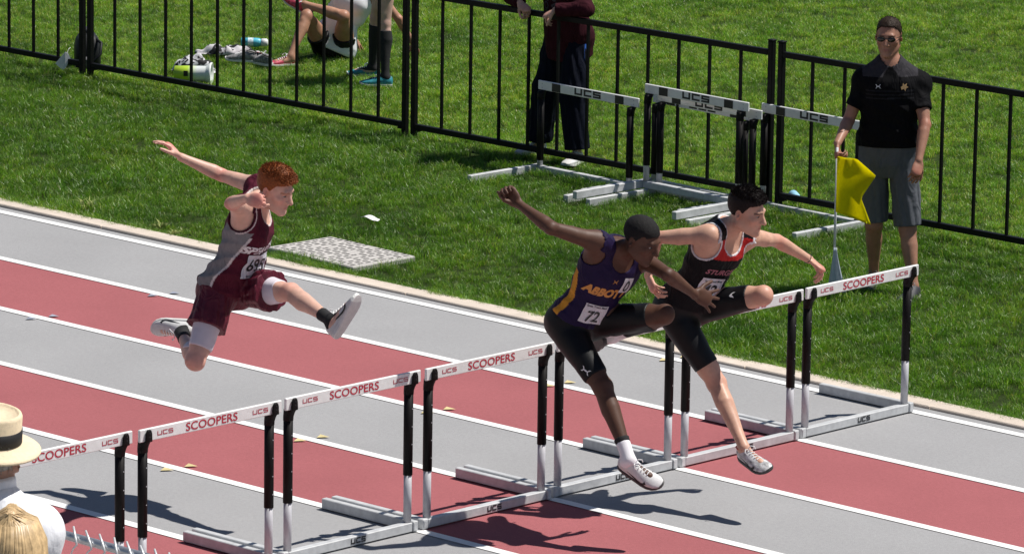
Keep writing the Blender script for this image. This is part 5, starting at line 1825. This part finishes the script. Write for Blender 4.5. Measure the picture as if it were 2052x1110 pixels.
def zebra(name, a, b, sc, thr=.5):
    m = bpy.data.materials.new(name)
    m.use_nodes = True
    N, L = m.node_tree.nodes, m.node_tree.links
    p = N["Principled BSDF"]
    p.inputs["Roughness"].default_value = .8
    n = N.new("ShaderNodeTexNoise")
    n.inputs["Scale"].default_value = sc
    n.inputs["Detail"].default_value = 1.5
    n.inputs["Distortion"].default_value = 1.2
    tc = N.new("ShaderNodeTexCoord")
    L.new(tc.outputs["Object"], n.inputs["Vector"])
    cr = N.new("ShaderNodeValToRGB")
    cr.color_ramp.elements[0].position = thr - .03
    cr.color_ramp.elements[1].position = thr + .03
    cr.color_ramp.elements[0].color = (*a, 1)
    cr.color_ramp.elements[1].color = (*b, 1)
    L.new(n.outputs["Fac"], cr.inputs[0])
    L.new(cr.outputs[0], p.inputs["Base Color"])
    return m
M_ZEB = zebra("black_white_print", (.012, .012, .014), (.62, .62, .64), 16)
cloth_pile("jacket", "crumpled black and white patterned jacket lying behind the fence next to the lime tube", (-11.72, 4.98, .02), .5, .34, .20, .13, M_ZEB, 3)
cloth_pile("towel", "long black and white printed towel lying on the grass beside the turquoise bottle", (-12.14, 5.74, .02), .72, .50, .15, .085, zebra("towel_print", (.012, .012, .014), (.60, .58, .60), 12, .47), 8, "towel")
cloth_pile("jacket", "small red and dark garment under the grey running shoes on the grass", (-11.92, 5.78, .02), .9, .24, .11, .05, zebra("red_dark_print", (.25, .02, .02), (.02, .02, .02), 14), 5)

# lime and white tube
tb = thing("plastic_tube", "lime green and white plastic tube lying on the grass against the fence", "tube", (-11.42, 4.68, .075), math.radians(38))
def tube_mat():
    m = mat("lime_white", (.8, .8, .8), .4)
    N, L = m.node_tree.nodes, m.node_tree.links
    tc = N.new("ShaderNodeTexCoord"); sp = N.new("ShaderNodeSeparateXYZ"); L.new(tc.outputs["Object"], sp.inputs[0])
    cr = N.new("ShaderNodeValToRGB")
    mr = N.new("ShaderNodeMapRange"); mr.inputs[1].default_value = -.16; mr.inputs[2].default_value = .16
    L.new(sp.outputs["X"], mr.inputs[0]); L.new(mr.outputs[0], cr.inputs[0])
    cr.color_ramp.elements[0].position = .36; cr.color_ramp.elements[0].color = (.50, .72, .05, 1)
    cr.color_ramp.elements[1].position = .62; cr.color_ramp.elements[1].color = (.78, .82, .80, 1)
    L.new(cr.outputs[0], N["Principled BSDF"].inputs["Base Color"])
    return m
def xring(x, r, n=22, dz=0):
    return [(x, r * math.cos(a), r * math.sin(a) + dz) for a in np.linspace(0, 2 * math.pi, n + 1)[:-1]]
MB().loft([xring(-.155, .045), xring(-.15, .060), xring(-.02, .064), xring(.10, .064), xring(.112, .070), xring(.135, .092), xring(.150, .096), xring(.152, .086), xring(.12, .060), xring(.10, .058), xring(-.1, .055)]).obj("shell", tube_mat(), tb, True)
MB().box((-.07, -.0655, -.012), (-.035, -.062, .032)).obj("print", M_INK, tb)

# turquoise bottle
bt = thing("water_bottle", "turquoise water bottle with white cap lying on the grass behind the towel", "bottle", (-12.28, 6.16, .06), math.radians(42))
MB().loft([xring(-.10, .030), xring(-.098, .037), xring(.02, .038), xring(.05, .036), xring(.075, .024)]).obj("flask", mat("turquoise_plastic", (.10, .48, .62), .35, var=.1, vscale=20), bt, True)
MB().loft([xring(.070, .028), xring(.072, .033), xring(.115, .033), xring(.125, .022), xring(.126, .01)]).obj("cap", mat("white_plastic", (.78, .78, .78), .35), bt, True)
MB().loft([xring(-.04, .0386), xring(.005, .0386)], False).obj("label_band", mat("pale_print", (.6, .72, .76), .5, var=.4, vscale=60), bt, True)

# blue paper cup by the fence
cp = thing("paper_cup", "crushed pale blue paper cup lying on the grass near the man with the flag", "cup", (-4.83, 4.46, .055), math.radians(-30))
MB().loft([xring(-.055, .036), xring(-.054, .038), xring(.02, .030), xring(.05, .022, dz=-.006), xring(.052, .018, dz=-.006), xring(-.05, .034)]).obj("cup_wall", mat("blue_paper", (.28, .55, .72), .7, var=.25, vscale=35), cp, True)

# scrap of white paper
sp_ = thing("paper_scrap", "folded white scrap of paper lying on the grass above the drain cover", "paper", (-6.30, 1.60, .055), math.radians(12))
V_, F_ = [], []
for j in range(5):
    for i in range(9):
        a, b = i / 8, j / 4
        V_.append((a * .13 - .065, (b - .5) * (.055 + .02 * math.sin(a * 3.1)), .010 * math.sin(a * 5) + .016 * abs(b - .5)))
F_ = [(j * 9 + i, j * 9 + i + 1, (j + 1) * 9 + i + 1, (j + 1) * 9 + i) for j in range(4) for i in range(8)]
link("sheet", mesh_np("sheet", V_, F_, True), sp_, M_WHITE).modifiers.new("solid", 'SOLIDIFY').thickness = .002

# loose running shoes
class _Fake:
    pass
def loose_shoe(label, loc, yaw, roll=0):
    t = thing("running_shoe", label, "shoe", loc, 0, "loose grey running shoes on the grass")
    b = _Fake()
    ff = np.array([math.cos(yaw), math.sin(yaw), 0])
    fu = nrm(np.array([-math.sin(yaw) * roll, math.cos(yaw) * roll, 1.0]))
    an = np.array(loc) + fu * .088 - ff * .08
    b.leg = {'L': [None, None, None, an, ff, fu, None, None, None]}
    make_shoe(t, b, 'L', M_RSHOE, M_SOLEW, M_GREYC, 1.0, M_LACE)
    return t
M_RSHOE = mat("grey_running_shoe", (.20, .20, .20), .7, var=.75, vscale=42, bump=.2, bscale=200)
M_GREYC = mat("dark_collar", (.03, .03, .03), .8)
loose_shoe("grey running shoe on the grass pointing left, beside the red garment", (-11.80, 5.56, .03), math.radians(205))
loose_shoe("grey running shoe on the grass nearest to the seated person's pink shoe", (-11.60, 5.62, .03), math.radians(165), .12)

# backpack behind the fence post with a paper tag
bp = thing("backpack", "black backpack standing on the grass behind the left fence post", "backpack", (-12.60, 4.60, .015), math.radians(-38))
M_NYL = mat("black_nylon", (.010, .011, .013), .6, spec=.3, var=.35, vscale=16, bump=.4, bscale=60)
def rbox(z, hx_, hy_, n=24, p=.5):
    return [(hx_ * np.sign(math.cos(a)) * abs(math.cos(a)) ** p, hy_ * np.sign(math.sin(a)) * abs(math.sin(a)) ** p, z) for a in np.linspace(0, 2 * math.pi, n + 1)[:-1]]
MB().loft([rbox(.0, .16, .09), rbox(.02, .175, .105), rbox(.14, .17, .105), rbox(.21, .145, .09), rbox(.245, .11, .065), rbox(.262, .06, .035)]).obj("bag", M_NYL, bp, True)
MB().loft([rbox(.255, .06, .04), rbox(.285, .062, .042), rbox(.30, .05, .03), rbox(.305, .02, .012)]).obj("top_pocket", mat("dark_nylon", (.03, .032, .036), .6, var=.3, vscale=20), bp, True)
MB().tube([(.10, .06, .22), (.19, .10, .20), (.24, .09, .12), (.25, .03, .05), (.20, .0, .02)], .012, 8).obj("strap", M_NYL, bp, True)
MB().box((.19, -.06, .01), (.27, .02, .09), .012).obj("buckle", mat("grey_mesh", (.12, .12, .13), .6, var=.5, vscale=50), bp)
tg = thing("paper_tag", "white folded paper tag hanging at the fence rail in front of the backpack", "tag", (-12.47, 4.215, .02), math.radians(44))
link("tag_sheet", mesh_np("tag_sheet", [(-.060, 0, .055), (.0, 0, .0), (.022, .004, .018), (.012, .002, .06), (.020, -.004, .15), (.062, .016, .095), (.052, .012, .12), (.040, .006, .145)], [(0, 1, 2, 3, 4), (3, 2, 5, 6, 7, 4)]), tg, M_WHITE).modifiers.new("solid", 'SOLIDIFY').thickness = .002
MB().tube([(.036, .004, .14), (.045, .02, .17), (.06, .05, .18)], .0018, 5).obj("string", M_WHITE, tg)
# ------------------------------------------------------------------ lawn
def grass_mat():
    m = bpy.data.materials.new("grass_blades")
    m.use_nodes = True
    N, L = m.node_tree.nodes, m.node_tree.links
    N.remove(N["Principled BSDF"])
    at = N.new("ShaderNodeAttribute"); at.attribute_name = "Col"
    ge = N.new("ShaderNodeNewGeometry")
    cur = at.outputs["Color"]
    def mixcol(cur, scale, c, lo, hi, amt, detail=3, off=0):
        n = N.new("ShaderNodeTexNoise"); n.inputs["Scale"].default_value = scale; n.inputs["Detail"].default_value = detail
        ad = N.new("ShaderNodeVectorMath"); ad.operation = 'ADD'; ad.inputs[1].default_value = (off, off * .7, 0)
        L.new(ge.outputs["Position"], ad.inputs[0]); L.new(ad.outputs[0], n.inputs["Vector"])
        mr = N.new("ShaderNodeMapRange"); mr.inputs[1].default_value = lo; mr.inputs[2].default_value = hi
        mr.inputs[3].default_value = 0; mr.inputs[4].default_value = amt
        L.new(n.outputs["Fac"], mr.inputs[0])
        x = N.new("ShaderNodeMix"); x.data_type = 'RGBA'; x.blend_type = 'MULTIPLY'
        L.new(mr.outputs[0], x.inputs[0]); L.new(cur, x.inputs[6]); x.inputs[7].default_value = (*c, 1)
        return x.outputs[2]
    cur = mixcol(cur, .9, (1.32, 1.15, .9), .45, .70, .8)
    cur = mixcol(cur, 1.3, (.46, .60, .50), .50, .68, .85, off=31)
    cur = mixcol(cur, 7.0, (1.35, 1.18, 1.1), .50, .70, .7, off=7)
    cur = mixcol(cur, 6.0, (.48, .58, .52), .50, .68, .8, off=57)
    d, t, g_ = N.new("ShaderNodeBsdfDiffuse"), N.new("ShaderNodeBsdfTranslucent"), N.new("ShaderNodeBsdfGlossy")
    g_.inputs["Roughness"].default_value = .42
    g_.inputs["Color"].default_value = (.75, .8, .7, 1)
    tm = N.new("ShaderNodeVectorMath"); tm.operation = 'MULTIPLY'; tm.inputs[1].default_value = (1.35, 1.5, .7)
    L.new(cur, d.inputs[0]); L.new(cur, tm.inputs[0]); L.new(tm.outputs[0], t.inputs[0])
    a, b = N.new("ShaderNodeMixShader"), N.new("ShaderNodeMixShader")
    a.inputs[0].default_value = .46
    b.inputs[0].default_value = .055
    L.new(d.outputs[0], a.inputs[1]); L.new(t.outputs[0], a.inputs[2])
    L.new(a.outputs[0], b.inputs[1]); L.new(g_.outputs[0], b.inputs[2])
    L.new(b.outputs[0], N["Material Output"].inputs[0])
    return m
M_GRASS = grass_mat()
def tuft(seed, nb=46, rad=.062, lo=.030, hi=.072, width=.0030, straw=.07, bright=1.0):
    r = np.random.default_rng(seed)
    V, F, C = [], [], []
    lean = r.normal(size=2) * .25
    for i in range(nb):
        a, q = r.uniform(0, 6.28), rad * math.sqrt(r.uniform())
        b = np.array([q * math.cos(a), q * math.sin(a), -.012])
        L = r.uniform(lo, hi)
        dr = r.normal(size=2) * .42 + lean + b[:2] * 5
        side = r.uniform(0, 6.28)
        sv = np.array([math.cos(side), math.sin(side), 0]) * width * r.uniform(.6, 1.2) * .5
        d1 = nrm(np.array([dr[0] * .55, dr[1] * .55, 1]))
        d2 = nrm(np.array([dr[0] * 1.9, dr[1] * 1.9, .75]))
        m = b + d1 * L * .55
        t = m + d2 * L * .5
        n = len(V)
        V += [b - sv, b + sv, m + sv * .9, m - sv * .9, t]
        F += [(n, n + 1, n + 2, n + 3), (n + 3, n + 2, n + 4)]
        u = r.uniform()
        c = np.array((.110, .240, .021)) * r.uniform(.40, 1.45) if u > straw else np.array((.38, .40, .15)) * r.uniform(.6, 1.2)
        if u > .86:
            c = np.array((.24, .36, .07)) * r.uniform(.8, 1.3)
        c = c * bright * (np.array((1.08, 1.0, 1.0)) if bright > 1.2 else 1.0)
        C += [c * .72, c * .72, c, c, c * 1.2]
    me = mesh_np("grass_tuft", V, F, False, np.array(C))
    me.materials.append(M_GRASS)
    return me
gcol = bpy.data.collections.new("tuft_sources")
for i in range(18):
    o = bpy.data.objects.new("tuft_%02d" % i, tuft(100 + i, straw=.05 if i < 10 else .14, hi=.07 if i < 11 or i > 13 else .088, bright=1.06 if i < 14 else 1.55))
    gcol.objects.link(o)
r = np.random.default_rng(12)
N_ = 120000
P = np.stack([r.uniform(-23, 6, N_), r.uniform(.292, 17, N_), np.zeros(N_)], 1)
P = P[proj_ok(P, .13)]
ne = 1300
E_ = np.stack([r.uniform(-10.5, 3, ne), .303 + np.abs(r.normal(0, .015, ne)) - .035 * (r.uniform(size=ne) < .07), np.full(ne, .0)], 1)
P = np.concatenate([P, E_])
edge_n = len(P)
D_ = (P[:, :2] - np.array([-5.73, .76]))
ca, sa = math.cos(math.radians(3)), math.sin(math.radians(3))
dx, dy = D_[:, 0] * ca - D_[:, 1] * sa, D_[:, 0] * sa + D_[:, 1] * ca
P = P[(np.abs(dx) > .455) | (np.abs(dy) > .30)]
def lnoise(P, sc, seed):
    return vnoise(np.concatenate([P[:, :2], np.zeros((len(P), 1))], 1), sc, seed, 3)
hn_ = lnoise(P, 1.3, 4) + .6 * lnoise(P, 4.5, 9)
scl = np.clip(.92 + .32 * hn_ + r.normal(0, .10, len(P)), .55, 1.6)
edge = np.exp(-((P[:, 1] - .33) / .06) ** 2)
scl = scl * (1 - .15 * edge)
far = P[:, 1] > FY
scl[far] = .45 + .45 * scl[far]
# taller fringe on the near side of the drain
D_ = (P[:, :2] - np.array([-5.73, .76]))
scl[(np.abs(D_[:, 0]) < .5) & (D_[:, 1] < -.28) & (D_[:, 1] > -.42)] *= 1.25
gm_ = bpy.data.meshes.new("grass_points")
gm_.vertices.add(len(P))
gm_.vertices.foreach_set("co", P.astype(np.float32).ravel())
def addattr(name, typ, data, key="value"):
    a = gm_.attributes.new(name, typ, 'POINT')
    a.data.foreach_set(key, np.asarray(data).ravel())
addattr("scl", 'FLOAT', scl.astype(np.float32))
rot = np.zeros((len(P), 3), np.float32)
rot[:, 2] = r.uniform(0, 6.28, len(P))
rot[:, 0] = r.normal(0, .10, len(P)); rot[:, 1] = r.normal(0, .10, len(P))
addattr("rot", 'FLOAT_VECTOR', rot, "vector")
idx = r.integers(0, 14, len(P)).astype(np.int32)
ef = P[:, 1] < .31
idx[ef & (r.uniform(size=len(P)) < .15)] = 12
nf = far & (r.uniform(size=len(P)) < .75)
idx[nf] = 14 + r.integers(0, 4, int(nf.sum()))

addattr("idx", 'INT', idx)
lawn = link("grass", gm_, None, None, "stuff")
lawn["label"] = "sunlit green lawn of uneven mown grass beyond the kerb"
lawn["category"] = "grass"
ng = bpy.data.node_groups.new("lawn", 'GeometryNodeTree')
ng.interface.new_socket("Geometry", in_out='INPUT', socket_type='NodeSocketGeometry')
ng.interface.new_socket("Geometry", in_out='OUTPUT', socket_type='NodeSocketGeometry')
gi, go = ng.nodes.new("NodeGroupInput"), ng.nodes.new("NodeGroupOutput")
ci = ng.nodes.new("GeometryNodeCollectionInfo")
ci.inputs["Collection"].default_value = gcol
ci.inputs["Separate Children"].default_value = True
ci.inputs["Reset Children"].default_value = True
ip = ng.nodes.new("GeometryNodeInstanceOnPoints")
ip.inputs["Pick Instance"].default_value = True
def named(nm, typ):
    n = ng.nodes.new("GeometryNodeInputNamedAttribute")
    n.data_type = typ
    n.inputs["Name"].default_value = nm
    return n.outputs["Attribute"]
ng.links.new(gi.outputs[0], ip.inputs["Points"])
ng.links.new(ci.outputs[0], ip.inputs["Instance"])
ng.links.new(named("idx", 'INT'), ip.inputs["Instance Index"])
er = ng.nodes.new("FunctionNodeEulerToRotation")
ng.links.new(named("rot", 'FLOAT_VECTOR'), er.inputs[0])
ng.links.new(er.outputs[0], ip.inputs["Rotation"])
ng.links.new(named("scl", 'FLOAT'), ip.inputs["Scale"])
ng.links.new(ip.outputs[0], go.inputs[0])
lawn.modifiers.new("lawn", 'NODES').node_group = ng
# pale weeds along the kerb
M_WEED = mat("weed", (.30, .33, .10), .7, var=.3, vscale=30)
for (x, y, s, lab) in ((-8.05, .52, 1.0, "pale yellow-green weed at the lawn edge near the left side"), (-7.20, .42, .8, "thin pale weed at the lawn edge left of the red-haired runner"), (-6.95, .34, .6, "low dry weed over the kerb just left of the red-haired runner")):
    t = thing("weed", lab, "weed", (x, y, 0), 0, "weeds along the lawn edge")
    rr_ = np.random.default_rng(int(abs(x) * 100))
    V, F = [], []
    for i in range(34):
        a = rr_.uniform(0, 6.28); L = rr_.uniform(.05, .14) * s
        d1 = nrm((math.cos(a) * rr_.uniform(.2, .9), math.sin(a) * rr_.uniform(.2, .9), 1)); d2 = nrm(d1 + np.array([math.cos(a), math.sin(a), -.5]))
        sv = np.cross(d1, (0, 0, 1)); sv = nrm(sv) * .0035
        b = np.array([rr_.normal(0, .03), rr_.normal(0, .03), 0]) * s
        n = len(V); m_ = b + d1 * L * .6; e_ = m_ + d2 * L * .5
        V += [b - sv * .5, b + sv * .5, m_ + sv, m_ - sv, e_]
        F += [(n, n + 1, n + 2, n + 3), (n + 3, n + 2, n + 4)]
    link("leaves", mesh_np("leaves", V, F), t, M_WEED)
